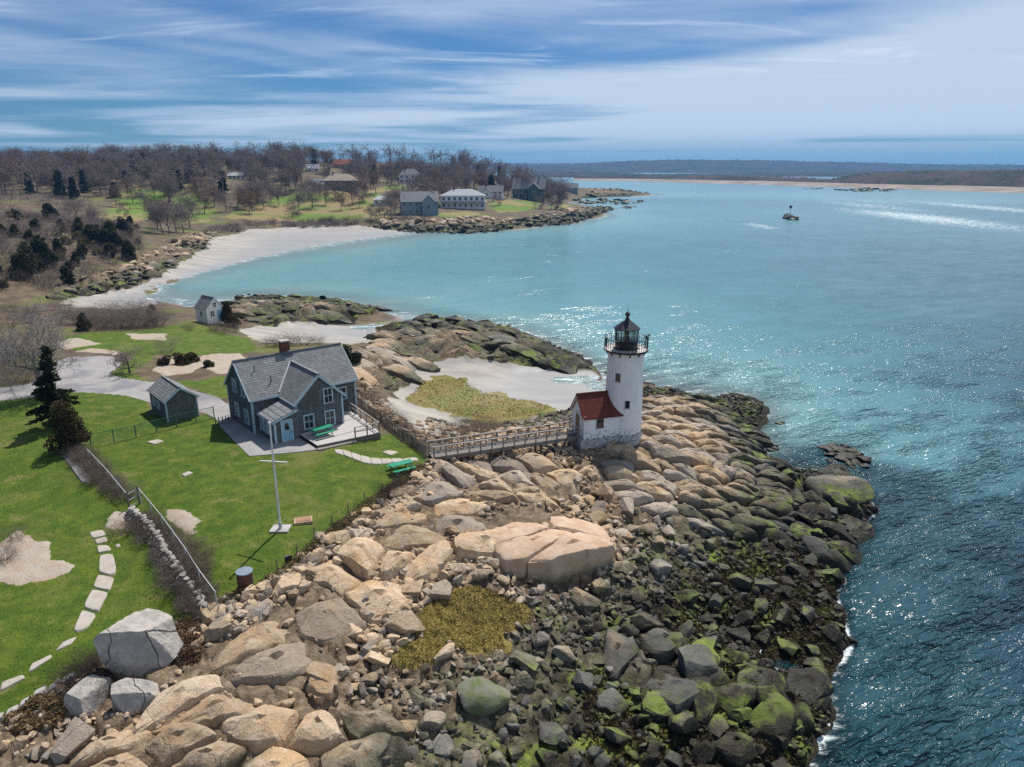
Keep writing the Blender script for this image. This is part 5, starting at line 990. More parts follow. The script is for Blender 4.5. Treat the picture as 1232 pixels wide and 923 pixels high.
for px, py, s in ((258, 398, .8), (268, 402, 1.0), (281, 400, .8), (229, 398, .6)): put_shrub(px, py, SHR, s, 'bare twiggy shrub in front of the white boathouse', group='shrubs by the boathouse')
for px, py, s in ((326, 418, .7), (338, 417, .95), (352, 416, .9), (366, 415, .8), (384, 414, .7)): put_shrub(px, py, SHR, s, 'bare brown shrub showing just behind the ridge of the shingled house', group='shrubs behind the house')
put_shrub(416, 437, JLO, 1.4, 'bushy brown-green juniper at the right end of the shingled house', 'juniper_shrub', part='foliage'); put_shrub(428, 440, JLO, 1.0, 'small brown-green juniper on the tan ledge right of the house', 'juniper_shrub', part='foliage')
for k in range(15):
    t = k / 14; put_shrub(424 + 84 * t + random.uniform(-3, 8), 472 + 66 * t + random.uniform(-7, 3), SHR if k % 3 else SHD, random.uniform(.45, .75), 'bare twiggy shrub in the row behind the slatted fence', group='shrubs behind the slatted fence')
for px, py, s in ((566, 524, 1.15), (552, 528, .95), (580, 522, .9), (596, 518, .6), (532, 531, .7)): put_shrub(px, py, SHR, s, 'bare brown bush in the clump behind the footbridge', group='bushes behind the footbridge')
for px, py, s in ((478, 592, .72), (468, 598, .6), (490, 588, .6)): put_shrub(px, py, SHD, s, 'dark bare bush on the lawn edge beside the green picnic table', group='bushes below the picnic table')
put_shrub(410, 640, SHD, .45, 'small dark bare bush alone on the lawn edge right of the flagpole')
put_shrub(20, 652, SHR, .55, 'grey bare shrub at the top of the pale ledge, left edge'); put_shrub(6, 678, SHD, .6, 'dark bare shrub low on the pale ledge at the left edge')
for px, py, s in ((8, 458, 1.0), (22, 462, 1.1), (34, 460, .9), (2, 440, 1.2), (18, 446, 1.0), (55, 455, .7)): put_shrub(px, py, SHG if s > 1 else SHR, s, 'bare grey shrub in the clump at the left edge by the driveway', group='shrubs left of the driveway')
for px, py, s in ((84, 828, .6), (96, 816, .75), (110, 808, .65), (122, 822, .7), (134, 832, .6), (88, 842, .55), (145, 812, .5), (104, 836, .6)): put_shrub(px, py, SHD, s, 'dark bare bush in the shade left of the huge cracked boulder', group='dark bushes by the boulder')
# dead bracken
def tufts(name, poly, n, size, mat, seed, h=.25, parent=None):
    rg = np.random.default_rng(seed); q = scatter(gpoly(poly), n, seed); z = ground_z(q[:, 0], q[:, 1]); C = np.column_stack([q, z + rg.random(n) ** 1.5 * h]); k = (maskat(M_ledge, q[:, 0], q[:, 1]) < .3) & (maskat(M_drive, q[:, 0], q[:, 1]) < .3); C = C[k]; return tag(link(name, npmesh(name, *leaf_quads(rg, C, size, .3), mat, False), parent), kind='stuff')
M_BRACK = leafmat('dead_bracken', (.20, .135, .07), (.27, .19, .10)); M_BRACK2 = leafmat('brown_bracken', (.13, .08, .05), (.20, .13, .08))
tag(tufts('dead_bracken', [(6, 868), (30, 852), (80, 842), (88, 860), (70, 880), (20, 888)], 2600, .10, M_BRACK, 71, .3), 'tawny dead bracken below the low wall, bottom left', 'bracken')
tag(tufts('dead_bracken', [(200, 752), (235, 748), (250, 770), (240, 800), (216, 806), (212, 770)], 2200, .09, M_BRACK2, 72, .2), 'brown dead leaves right of the huge cracked boulder', 'bracken')
M_BLADE = leafmat('grass_blades', (.06, .115, .014), (.10, .15, .02), (.17, .15, .05))
tag(tufts('lawn_grass', [(-20, 480), (95, 474), (180, 500), (250, 505), (270, 520), (300, 548), (388, 548), (470, 526), (505, 558), (430, 612), (335, 688), (262, 720), (200, 750), (130, 775), (60, 822), (-40, 870)], 36000, .03, M_BLADE, 75, .05), 'short mown green grass of the lawn', 'grass')
tag(tufts('edge_grass', [(262, 722), (300, 712), (335, 690), (375, 655), (430, 612), (505, 560), (512, 566), (440, 620), (380, 662), (330, 702), (264, 732)], 5200, .08, leafmat('dry_grass', (.22, .17, .08), (.28, .23, .12), (.14, .15, .04)), 76, .3), 'dry tan grass along the wire fence at the lawn edge', 'grass')
tag(tufts('salt_grass', [(486, 482), (500, 466), (530, 457), (560, 457), (572, 466), (590, 475), (640, 483), (664, 490), (646, 500), (590, 505), (545, 498), (520, 491)], 5000, .07, leafmat('salt_grass', (.26, .19, .07), (.20, .18, .055), (.15, .155, .04)), 77, .09), 'tawny and green salt grass on the sandy cove flat', 'grass')
tag(tufts('moss_mat', [(482, 808), (477, 790), (497, 770), (495, 752), (518, 728), (544, 711), (580, 709), (620, 719), (644, 740), (631, 759), (604, 770), (608, 786), (570, 793), (540, 783), (522, 801), (500, 816)], 14000, .05, leafmat('moss_tufts', (.40, .30, .10), (.31, .25, .075), (.22, .175, .055)), 78, .07), 'yellow-olive mossy mat among the boulders', 'moss')
tag(tufts('seaweed', [(700, 830), (790, 740), (850, 680), (940, 660), (1010, 680), (1016, 760), (990, 850), (960, 923), (700, 930)], 16000, .11, leafmat('rockweed', (.035, .026, .012), (.07, .05, .022), (.05, .055, .015)), 79, .12), 'dark brown rockweed draped over the low shore rocks', 'seaweed')

# ------------------------------------------------------------------ fences, hedge and wall on the lawn
def gline(pts): return [g1(*p) for p in pts]
def fence(name, label, pts, h, posts, post, pmat, wire=None, wmat=None, rail=None, rmat=None, step=.22, mesh_h=None, wr=.006):
    P = gline(pts); o0 = P[0]; o = empty(name, (o0.x, o0.y, gz(o0.x, o0.y)), 0, label, 'fence'); cum = [0]
    for a, b in zip(P[:-1], P[1:]): cum.append(cum[-1] + (b - a).xy.length)
    def pt(s):
        k = max(i for i in range(len(cum) - 1) if cum[i] <= s + 1e-6); t = (s - cum[k]) / (cum[k + 1] - cum[k]); w = P[k].lerp(P[k + 1], t); return Vector((w.x - o0.x, w.y - o0.y, gz(w.x, w.y) - o.location.z))
    T = cum[-1]
    for k in range(posts + 1): a = pt(T * k / posts); MB().bar(a + Vector((0, 0, -.3)), a + Vector((0, 0, h + .05)), post).build('post', pmat, o)
    if rail:
        for zz_ in rail:
            for k in range(posts): MB().bar(pt(T * k / posts) + Vector((0, 0, zz_)), pt(T * (k + 1) / posts) + Vector((0, 0, zz_)), .04).build('rail', rmat, o)
    if wire:
        mb = MB(); n = int(T / step)
        for k in range(n):
            a, b = pt(T * k / n), pt(T * (k + 1) / n); m_ = max(1, int(h / step))
            for j in range(m_ + 1):
                z0 = Vector((0, 0, .05 + (h - .08) * j / m_)); mb.tube(a + z0, b + z0, wr, n=3, cap=False)
            mb.tube(a + Vector((0, 0, .05)), a + Vector((0, 0, h)), wr, n=3, cap=False)
        tag(mb.build('wire_mesh', wmat, o), kind='stuff')
    return o
M_GWIRE = paint('green_wire', (.05, .13, .09), .5); M_DWIRE = paint('dark_wire', (.10, .085, .075), .7)
fence('chain_link_fence', 'green wire mesh fence between the dead hedge and the garden shed', [(110, 537), (145, 531), (193, 519), (226, 511), (258, 503)], 1.15, 6, .07, M_GWIRE, True, M_GWIRE, (1.12,), M_GWIRE, .2, wr=.009)
fence('wire_fence', 'thin rusty wire fence on short posts along the rocky edge of the lawn', [(512, 562), (478, 585), (430, 612), (400, 636), (372, 658), (342, 686), (306, 712)], .95, 10, .06, M_POST, True, M_DWIRE, None, None, .3, wr=.005)
fence('wall_fence', 'wire fence with pale top rail along the dead hedge beside the stone wall', [(170, 606), (190, 630), (215, 665), (238, 700), (262, 736)], 1.2, 6, .06, M_GALV, True, M_DWIRE, (1.2,), M_GALV, .22, wr=.006)
fence('hedge_fence', 'wire fence with pale top rail along the upper dead hedge, left lawn', [(108, 556), (130, 580), (156, 612)], 1.1, 4, .06, M_GALV, True, M_DWIRE, (1.1,), M_GALV, .22, wr=.006)
gp = empty('gate', tuple(g1(156, 614)), 0, 'narrow wire gate between the two dead hedges', 'gate')
a = g1(156, 613) - gp.location; b = g1(168, 606) - gp.location
for q in (a, b): MB().bar(q + Vector((0, 0, -.3)), q + Vector((0, 0, 1.5)), .09).build('gate_post', M_POST, gp)
for z in (.2, .7, 1.2): MB().bar(a + Vector((0, 0, z)), b + Vector((0, 0, z)), .04).build('gate_rail', M_GALV, gp)
# slatted fence from the deck to the footbridge
P = gline([(428, 486), (458, 508), (486, 530), (514, 552)]); sf = empty('slatted_fence', tuple(P[0]), 0, 'grey-brown slatted picket fence from the deck down to the footbridge', 'fence'); pk = MB().box(-.045, .045, -.012, .012, -.1, 1.1).mesh('picket', M_WOODD); pk2 = MB().box(-.045, .045, -.012, .012, -.1, 1.02).mesh('picket', M_POST); z0 = P[0].z
tot = sum((b - a).xy.length for a, b in zip(P[:-1], P[1:])); 
for a, b in zip(P[:-1], P[1:]):
    n = int((b - a).xy.length / .17); yaw = math.atan2(b.y - a.y, b.x - a.x)
    for k in range(n):
        w = a.lerp(b, k / n); link('picket', pk if random.random() < .6 else pk2, sf, loc=(w.x - P[0].x, w.y - P[0].y, gz(w.x, w.y) - z0), rot=(random.gauss(0, .03), random.gauss(0, .03), yaw))
    for z in (.3, .85):
        p, q = [Vector((w.x - P[0].x + .03 * math.sin(yaw), w.y - P[0].y - .03 * math.cos(yaw), gz(w.x, w.y) - z0 + z)) for w in (a, b)]; MB().bar(p, q, .05, .08).build('fence_rail', M_POST, sf)
    MB().bar(Vector((a.x - P[0].x, a.y - P[0].y, gz(a.x, a.y) - z0 - .3)), Vector((a.x - P[0].x, a.y - P[0].y, gz(a.x, a.y) - z0 + 1.2)), .1).build('post', M_POST, sf)
fence('stake_fence', 'short rough stake fence at the left corner of the shingled house', [(260, 514), (272, 512), (282, 508)], .9, 6, .07, M_POST, None, None, (.6,), M_POST)
# retaining wall: stones in two courses
Wl = gline([(152, 622), (168, 634), (186, 656), (200, 680), (216, 704), (230, 724), (244, 744)]); sw = empty('stone_wall', tuple(Wl[0]), 0, 'dry stone retaining wall curving below the dead hedge, left lawn', 'wall'); cum = [0]
for a, b in zip(Wl[:-1], Wl[1:]): cum.append(cum[-1] + (b - a).xy.length)
WS = [npmesh('stone', *boulder_base(500 + k, 2, 12), M_PALE, True, 35) for k in range(6)]
def wpt(s):
    k = max(i for i in range(len(cum) - 1) if cum[i] <= s + 1e-6); t = (s - cum[k]) / (cum[k + 1] - cum[k]); return Wl[k].lerp(Wl[k + 1], t), math.atan2(Wl[k + 1].y - Wl[k].y, Wl[k + 1].x - Wl[k].x)
for c_ in range(3):
    s = .1 * c_
    while s < cum[-1] - .2:
        l = random.uniform(.35, .7); w, yw = wpt(min(s + l / 2, cum[-1] - .01)); link('stone', WS[random.randrange(6)], sw, loc=(w.x - Wl[0].x + random.gauss(0, .05) + .13 * c_, w.y - Wl[0].y + random.gauss(0, .05) + .05 * c_, gz(w.x, w.y) - Wl[0].z + .12 + .27 * c_), rot=(random.gauss(0, .1), random.gauss(0, .1), yw + random.gauss(0, .12)), scale=(l * .46, random.uniform(.24, .32), random.uniform(.22, .28))); s += l * .94
HED = [shrub_mesh(400 + k, .8, 1.15, 26, 2, .014, (M_BRUSH, M_BRUSH, M_TWIG)[k % 3], (2, 3)) for k in range(3)]
def hedge(label, pts, n, wid, s):
    e = gline(pts); h = empty('dead_hedge', tuple(e[0]), 0, label, 'hedge'); h.location.z = gz(e[0].x, e[0].y)
    for k in range(n):
        t = (k + random.random()) / n * (len(e) - 1); i = min(int(t), len(e) - 2); w = e[i].lerp(e[i + 1], t - i); x, y = w.x + random.gauss(0, wid), w.y + random.gauss(0, wid * .6); link('bush', HED[random.randrange(3)], h, loc=(x - e[0].x, y - e[0].y, gz(x, y) - h.location.z), rot=(0, 0, random.uniform(0, 6.28)), scale=(s * random.uniform(.8, 1.2),) * 3)
hedge('dead brown twiggy hedge on top of the curved stone wall', [(168, 626), (186, 644), (206, 672), (226, 704), (248, 738)], 44, .45, .95); hedge('dead brown twiggy hedge below the bronze juniper, upper left lawn', [(88, 545), (104, 558), (122, 580), (142, 602)], 26, .4, .95)
hedge('dry pale weeds right of the stone wall fence', [(232, 650), (240, 672), (250, 700)], 12, .3, .6)
# ------------------------------------------------------------------ houses across the bay
M_FARROOF = paint('far_grey_roof', (.20, .20, .21), .8, .3); M_PALEROOF = paint('far_pale_roof', (.42, .43, .45), .8, .2); M_TANROOF = paint('far_tan_roof', (.36, .29, .22), .8, .25); M_REDROOF = paint('far_red_roof', (.33, .10, .06), .8, .25)
M_BLUEW = paint('blue_grey_siding', (.20, .27, .32), .7, .2); M_WHITEW = paint('white_siding', (.66, .68, .70), .7, .15); M_TEALW = paint('dark_teal_siding', (.075, .12, .14), .7, .25); M_TANW = paint('tan_siding', (.34, .29, .24), .7, .2); M_BROWNW = paint('brown_siding', (.13, .10, .085), .8, .25)
HOUSES = []
def far_house(label, px, py, wpx, hpx, ar, yaw, wall, roof, rf=.42, hip=False, cols=4, rows=2, wing=0, porch=False, chim=1):
    """px,py = middle of the front foot; wpx,hpx = width and height in the survey photograph"""
    g = g1(px, py); dep = g.y * CP - (g.z - CAMH) * SP; k = dep / FPX; Wd = wpx * k * .92; Ht = hpx * k; D = Wd * ar; E = Ht * (1 - rf)
    zb = min(gz(g.x + dx, g.y + dy) for dx in (-Wd / 2, Wd / 2) for dy in (0, D)); E += max(0, g.z - zb) * 0
    o = empty('house', (g.x, g.y + .2 * D, gz(g.x, g.y)), yaw, label, 'house', 'houses across the bay'); h = Wd / 2; R = E + Ht * rf; HOUSES.append((px, py, wpx, hpx, g.y))
    b = -3.0
    if hip:
        MB().box(-h, h, 0, D, b, E).build('wall', wall, o); ov = .5; r = h * .45
        MB().add([(-h - ov, -ov, E), (h + ov, -ov, E), (h + ov, D + ov, E), (-h - ov, D + ov, E), (-r, D / 2, R), (r, D / 2, R)], [(0, 1, 5, 4), (1, 2, 5), (2, 3, 4, 5), (3, 0, 4), (3, 2, 1, 0)]).build('roof', roof, o)
    else:
        MB().prism([(-h, 0, b), (-h, D, b), (-h, D, E), (-h, D / 2, R - .1), (-h, 0, E)], (Wd, 0, 0)).build('wall', wall, o); s_ = (R - E) / (D / 2); ov = .5
        for s in (-1, 1): roof_slab((-h - ov, D / 2, R + .05), (h + ov, D / 2, R + .05), (0, s * (D / 2 + ov), -s_ * (D / 2 + ov)), .25).build('roof', roof, o)
    if wing:
        ww = Wd * .34; wx = h * .5 * wing; d0 = -D * .28; er = E + ww * .5 * .95
        MB().prism([(wx - ww / 2, d0, b), (wx + ww / 2, d0, b), (wx + ww / 2, d0, E), (wx, d0, er - .1), (wx - ww / 2, d0, E)], (0, D * .7, 0)).build('gable_wing', wall, o)
        for s in (-1, 1): roof_slab((wx, d0 - .4, er), (wx, D * .45, er), (s * (ww / 2 + .4), 0, -(ww / 2 + .4) * .95), .25).build('wing_roof', roof, o)
        window(o, (wx, d0, E * .62), ww * .3, E * .3, 'x', -1, M_WHITE, (1, 1), .12)
    for r in range(rows):
        for c in range(cols):
            x = -h + Wd * (c + .5) / cols; z = E * (r + .55) / rows
            if wing and abs(x - wx) < ww * .62: continue
            w_ = min(1.3, Wd / cols * .42); hh = min(1.5, E / rows * .5); f = MB().box(x - w_ / 2 - .12, x + w_ / 2 + .12, -.10, .02, z - hh / 2 - .12, z + hh / 2 + .12).build('window', M_WHITE, o); MB().box(x - w_ / 2, x + w_ / 2, -.14, -.09, z - hh / 2, z + hh / 2).build('pane', M_GLASS, f)
    if porch:
        MB().prism([(-h - .6, -2.4, E * .52), (h + .6, -2.4, E * .52), (h + .6, .1, E * .60), (-h - .6, .1, E * .60)], (0, 0, .2)).build('porch_roof', roof, o)
        for k_ in range(6): x = -h + Wd * k_ / 5; MB().box(x - .13, x + .13, -2.2, -1.94, b, E * .53).build('porch_column', M_WHITE, o)
    for c in range(chim): x = -h * .4 + c * h; MB().box(x - .45, x + .45, D * .5 - .4, D * .5 + .4, E, R + 1.2).build('chimney', M_BRICK, o)
    return o
far_house('blue-grey house with gabled right end and balconies, lowest on the shore across the bay', 505, 259, 48, 27, .6, .18, M_BLUEW, M_FARROOF, .40, wing=.9, cols=6, rows=2, chim=0)
far_house('long pale house with low hipped roof and white columns, across the bay', 557, 252, 58, 23, .4, .05, M_WHITEW, M_PALEROOF, .32, True, 8, 2, porch=True, chim=1)
far_house('white gabled house just behind the long pale house across the bay', 590, 239, 32, 15, .5, -.1, M_WHITEW, M_FARROOF, .45, cols=5, rows=2, wing=-.6)
far_house('large dark teal gabled house on the bright lawn at the right of the far shore', 636, 241, 42, 25, .55, -.12, M_TEALW, M_FARROOF, .45, cols=5, rows=2, wing=.7, porch=True, chim=2)
far_house('small white cottage with pale hipped roof left of the blue-grey house', 460, 248, 24, 12, .7, .1, M_WHITEW, M_PALEROOF, .4, True, 3, 1, chim=0)
far_house('brown house with tan hipped roof above the green hillside lawn', 408, 229, 44, 19, .5, .1, M_BROWNW, M_TANROOF, .42, True, 5, 2)
far_house('pale grey small house beside the tan-roofed house on the hillside', 381, 229, 17, 13, .7, 0, M_WHITEW, M_PALEROOF, .4, False, 2, 1, chim=0)
far_house('white two-storey house with grey roof half hidden among hillside trees', 493, 221, 28, 17, .5, .1, M_WHITEW, M_FARROOF, .4, True, 4, 2)
far_house('house with red roof near the top of the wooded hill', 412, 203, 24, 11, .6, 0, M_TANW, M_REDROOF, .5, False, 3, 1)
far_house('white-roofed house among the trees left of the red roof', 376, 207, 16, 9, .7, .3, M_WHITEW, M_PALEROOF, .5, False, 2, 1, chim=0)
far_house('low white house in the trees at the left of the hillside', 284, 216, 22, 8, .5, 0, M_WHITEW, M_PALEROOF, .4, False, 4, 1, chim=0)
far_house('grey house behind the point, right of the dark teal house', 686, 232, 20, 11, .6, -.1, M_BLUEW, M_FARROOF, .45, False, 3, 2, chim=0)

# ------------------------------------------------------------------ woods on the hill
M_TW3 = bark('rust_twig', (.225, .15, .125))
BT = [bare_tree(600 + k, 14, maxl=4, nb=(2, 2, 2, 1), spread=.72, r=.26, thick=1.0, tmat=(M_TWIG, M_TWIG2, M_TW3)[k % 3], minr=.028) for k in range(7)]
BTS = [bare_tree(640 + k, 14, maxl=4, nb=(1, 2, 2, 2), spread=1.0, r=.3, tmat=(M_TWIG2, M_TWIG)[k % 2], up=.12, minr=.028) for k in range(3)]
EV = [(trunk_mesh(11, .22, M_DARKTW), spruce_mesh(660 + k, 2.9, 13, (M_SPRUCE, M_PINE, M_JUN)[k % 3], 16, .55, .5, 7)) for k in range(4)]
RB = [(trunk_mesh(6, .25, M_DARKTW), juniper_mesh(670 + k, 2.6, 7.5, 900, .5, (M_JUN, M_SPRUCE)[k % 2], 7, .5)) for k in range(3)]
def in_any(x, y, polys): return any(bool(inpoly(np.array([x]), np.array([y]), p)[0]) for p in polys)
def blocked(x, y, top, margin=3):
    """keeps sight lines to the surveyed houses and lawns open"""
    z = gz(x, y); ax, ay = proj(x, y, z); bx, by = proj(x, y, z + top)
    for (px, py, w, h, Y) in HOUSES:
        if y < Y + 8 and abs(ax - px) < w * .5 + margin and by < py - 2 and ay > py - h * .6: return True
    return False
rgt = random.Random(9)
def tree_at(x, y, parts, s, label, group, name='bare_tree'): return plant(name, [('trunk', parts[0]), ('crown', parts[1])], x, y, label, 'tree', group, (s * rgt.uniform(.9, 1.15), s * rgt.uniform(.9, 1.15), s))
def zone(ax, ay):
    if ay > 245: return 'low on the far hillside near the beach'
    for lim, nm in ((70, 'at the far left edge'), (150, 'left of the long meadow'), (240, 'above the long meadow'), (330, 'above the left end of the beach'), (390, 'left of the tan-roofed house'), (440, 'behind the tan-roofed house'), (490, 'between the tan-roofed and the white house'), (550, 'above the long pale house'), (610, 'behind the long pale house')):
        if ax < lim: return nm
    return 'around the dark teal house'
G1 = 'bare trees on the far hillside'; n_b = n_e = 0; tries = 0; placed = []
FRONT = [(150, 262, .55), (92, 262, .55), (112, 268, .5), (196, 282, 1.0), (204, 283, 1.05), (212, 280, 1.0), (221, 281, .95), (190, 276, .9), (228, 276, .9), (300, 258, .8), (318, 252, .7), (352, 262, .75), (360, 256, 1.0), (376, 252, 1.1), (336, 248, .9), (392, 247, 1.0), (424, 246, .9), (437, 243, 1.1), (470, 258, 1.15), (476, 263, .95), (446, 266, .6), (463, 266, .7), (496, 236, .9), (532, 238, .8), (606, 240, .8), (668, 254, .7), (675, 251, .8), (660, 246, .8), (520, 232, 1.0), (545, 230, 1.0), (570, 228, 1.0), (452, 234, 1.0), (420, 222, 1.0), (350, 232, 1.0), (140, 250, .9), (160, 246, 1.0), (176, 252, .8), (232, 262, .9), (246, 258, 1.0), (258, 250, 1.0), (240, 244, 1.1), (272, 256, .9), (286, 250, 1.0), (205, 244, .9), (186, 240, 1.0), (170, 236, 1.0), (310, 246, 1.0), (326, 244, 1.0), (366, 240, 1.0), (385, 238, .9), (404, 240, .9), (432, 250, .9), (410, 254, .8), (598, 248, .6), (650, 252, .7), (510, 236, 1.0), (580, 236, 1.0), (612, 236, 1.0), (668, 240, 1.0)]
for (px, py, s) in FRONT:
    pl = next(t for l, t in ((135, 'left of the long meadow'), (240, 'at the foot of the long meadow'), (345, 'on the tawny meadow above the beach'), (400, 'on the green slope below the tan-roofed house'), (456, 'at the right of the tan-roofed house'), (480, 'beside the small white cottage'), (600, 'among the houses on the far shore'), (999, 'beside the dark teal house')) if px < l)
    w = g1(px, py - 1); tree_at(w.x, w.y, (BTS if s < .8 else BT)[rgt.randrange(3)], s, ('small spreading' if s < .8 else 'tall') + ' bare tree in the open ' + pl, 'open-grown trees ' + pl)
w = g1(303, 252); tree_at(w.x, w.y, (BTS[0][0], bare_tree(690, 14, maxl=4, nb=(1, 2, 2, 2), spread=.95, tmat=M_GOLD, minr=.05)[1]), .75, 'golden-budded tree at the edge of the far meadow', None)
while len(placed) < 300 and tries < 9000:
    tries += 1; y = 385 + 250 * rgt.random() ** .8; x = rgt.uniform(-.80 * y, .14 * y); z = gz(x, y); ax, ay = proj(x, y, z)
    if not (-30 < ax < 700) or z < 3.2 or ay > 262: continue
    if in_any(x, y, MEAD) or blocked(x, y, 13): continue
    if any((x - q[0]) ** 2 + (y - q[1]) ** 2 < 52 for q in placed): continue
    ev = rgt.random() < (.34 if ax < 160 else .18); zn = zone(ax, ay); placed.append((x, y))
    if ev: tree_at(x, y, (EV if rgt.random() < .6 else RB)[rgt.randrange(3)], rgt.uniform(.7, 1.1), 'dark evergreen among bare trees ' + zn, 'evergreens ' + zn, 'evergreen_tree')
    else: tree_at(x, y, BT[rgt.randrange(7)], rgt.uniform(.75, 1.45), 'bare grey-brown tree of the far wood ' + zn, 'bare wood trees ' + zn)
# the mass of the wood behind
def small_tree(seed):
    t, c = None, None; rg = np.random.default_rng(seed); segs = []; grow(rg, segs, np.zeros(3), np.array([0, 0, 1.]), 6.5, .3, 0, 3, (2, 2, 2), .22, .16, .55, .8, 3, None, 1); S = np.array(segs); S[:, :6] *= 13 / S[:, 5].max(); S[:, 6:8] = np.maximum(S[:, 6:8], .07); return seg_mesh('t', S, None, 3)
ST = [small_tree(700 + k) for k in range(4)]
def mass(name, label, pts, mats, scale, seed):
    rg = np.random.default_rng(seed); vs, fs, b = [], [], 0
    for (x, y) in pts:
        v, f = ST[rg.integers(4)]; a = rg.uniform(0, 6.28); s = rg.uniform(*scale); q = v * np.array([s * 1.1, s * 1.1, s]); q = np.column_stack([q[:, 0] * math.cos(a) - q[:, 1] * math.sin(a) + x, q[:, 0] * math.sin(a) + q[:, 1] * math.cos(a) + y, q[:, 2] + gz(x, y)]); vs.append(q); fs.append(f + b); b += len(v)
    return tag(link(name, npmesh(name, np.vstack(vs), np.vstack(fs), mats, True)), label, 'woodland', kind='stuff')
pts = []; tries = 0
while len(pts) < 620 and tries < 30000:
    tries += 1; y = 400 + 330 * rgt.random() ** 1.2; x = rgt.uniform(-.85 * y, .15 * y); z = gz(x, y); ax, ay = proj(x, y, z)
    if z < 3 or not (-60 < ax < 720) or in_any(x, y, MEAD) or blocked(x, y, 12): continue
    pts.append((x, y))
print('trees', len(placed), tries, len(pts)); mass('woodland', 'grey-brown bare woodland covering the back of the far hill', pts, M_TWIG2, (.65, 1.45), 33)

# ------------------------------------------------------------------ scrub on the left hillside and behind the beach
SC1 = [shrub_mesh(800 + k, 2.6, 3.2, 24, 2, .045, (M_BRUSH, M_TWIG, M_TWIG2, M_DARKTW)[k], (2, 2)) for k in range(4)]; SCO = [juniper_mesh(810 + k, 1.9, 1.9, 420, .3, M_OLIVE, 4, .4) for k in range(2)]; SCJ = [juniper_mesh(820 + k, 1.9, 3.6, 650, .32, (M_JUN, M_SPRUCE)[k % 2], 6, .5) for k in range(3)]
SCRUB = gpoly([(-30, 236), (40, 232), (110, 240), (128, 262), (165, 272), (168, 300), (150, 318), (110, 336), (60, 348), (-30, 352)])
sp = scatter(SCRUB, 900, 91); sp = sp[np.argsort(np.hypot(sp[:, 0], sp[:, 1]))]; got = []
for x, y in sp:
    if len(got) >= 250: break
    if any((x - q[0]) ** 2 + (y - q[1]) ** 2 < 6.5 for q in got): continue
    got.append((x, y)); r = rgt.random()
    if r < .14: plant('juniper_shrub', [('foliage', SCJ[rgt.randrange(3)])], x, y, 'dark juniper in the scrub of the left hillside', 'shrub', 'junipers on the left hillside', rgt.uniform(.7, 1.3))
    elif r < .30: plant('scrub_bush', [('foliage', SCO[rgt.randrange(2)])], x, y, 'olive-yellow bush in the scrub of the left hillside', 'shrub', 'olive bushes on the left hillside', rgt.uniform(.7, 1.2))
    else: plant('scrub_bush', [('stems', SC1[rgt.randrange(4)])], x, y, 'bare grey-brown bush in the scrub of the left hillside', 'shrub', 'bare bushes on the left hillside', rgt.uniform(.7, 1.25))
rest = [tuple(q) for q in scatter(SCRUB, 420, 93)]
def scrub_mass(name, label, pts, seed, s0=.7, s1=1.2):
    rg = np.random.default_rng(seed); src = []
    for me in SC1[:2] + [shrub_mesh(840, 2.8, 2.6, 9, 1, .055, M_BRUSH, (1, 1))]:
        v = np.empty(len(me.vertices) * 3); me.vertices.foreach_get('co', v); f = np.empty(len(me.loops), np.int32); me.loops.foreach_get('vertex_index', f); src.append((v.reshape(-1, 3), f.reshape(-1, 4)))
    src = src[2:]; vs, fs, b = [], [], 0
    for (x, y) in pts:
        v, f = src[rg.integers(len(src))]; a = rg.uniform(0, 6.28); s = rg.uniform(s0, s1); vs.append(np.column_stack([(v[:, 0] * math.cos(a) - v[:, 1] * math.sin(a)) * s + x, (v[:, 0] * math.sin(a) + v[:, 1] * math.cos(a)) * s + y, v[:, 2] * s + gz(x, y)])); fs.append(f + b); b += len(v)
    return tag(link(name, npmesh(name, np.vstack(vs), np.vstack(fs), M_TWIG, True)), label, 'scrub', kind='stuff')
scrub_mass('scrub', 'grey-brown undergrowth between the bushes of the left hillside', rest, 95, 1.0, 1.6)
for (px, py, s) in ((52, 322, 1.6), (40, 326, 1.4), (118, 296, 1.3), (130, 300, 1.25), (142, 302, 1.2), (156, 312, 1.15), (150, 282, 1.25), (58, 258, 1.0), (64, 262, 1.0), (127, 300, 1.2), (135, 288, 1.2), (108, 292, 1.1), (30, 335, 1.3)):
    w = g1(px, py); plant('juniper_tree', [('foliage', SCJ[rgt.randrange(3)])], w.x, w.y, 'large dark juniper standing out on the left hillside above the beach', 'tree', 'large junipers on the left hillside', s * 1.25)
bp = gpoly([(228, 284), (262, 272), (330, 267), (400, 263), (470, 264), (520, 263), (520, 268), (440, 271), (330, 274), (260, 281)]); hp = scatter(bp, 110, 97)
for x, y in hp[:60]: plant('scrub_bush', [('stems', SC1[rgt.randrange(4)])], x, y, 'brown bare bush in the low hedge along the back of the beach', 'shrub', 'bushes along the back of the beach', rgt.uniform(.7, 1.2))
scrub_mass('beach_scrub', 'brown undergrowth along the back of the beach', [tuple(q) for q in hp[60:]] + [tuple(q) for q in scatter(bp, 120, 98)], 99, .8, 1.3)

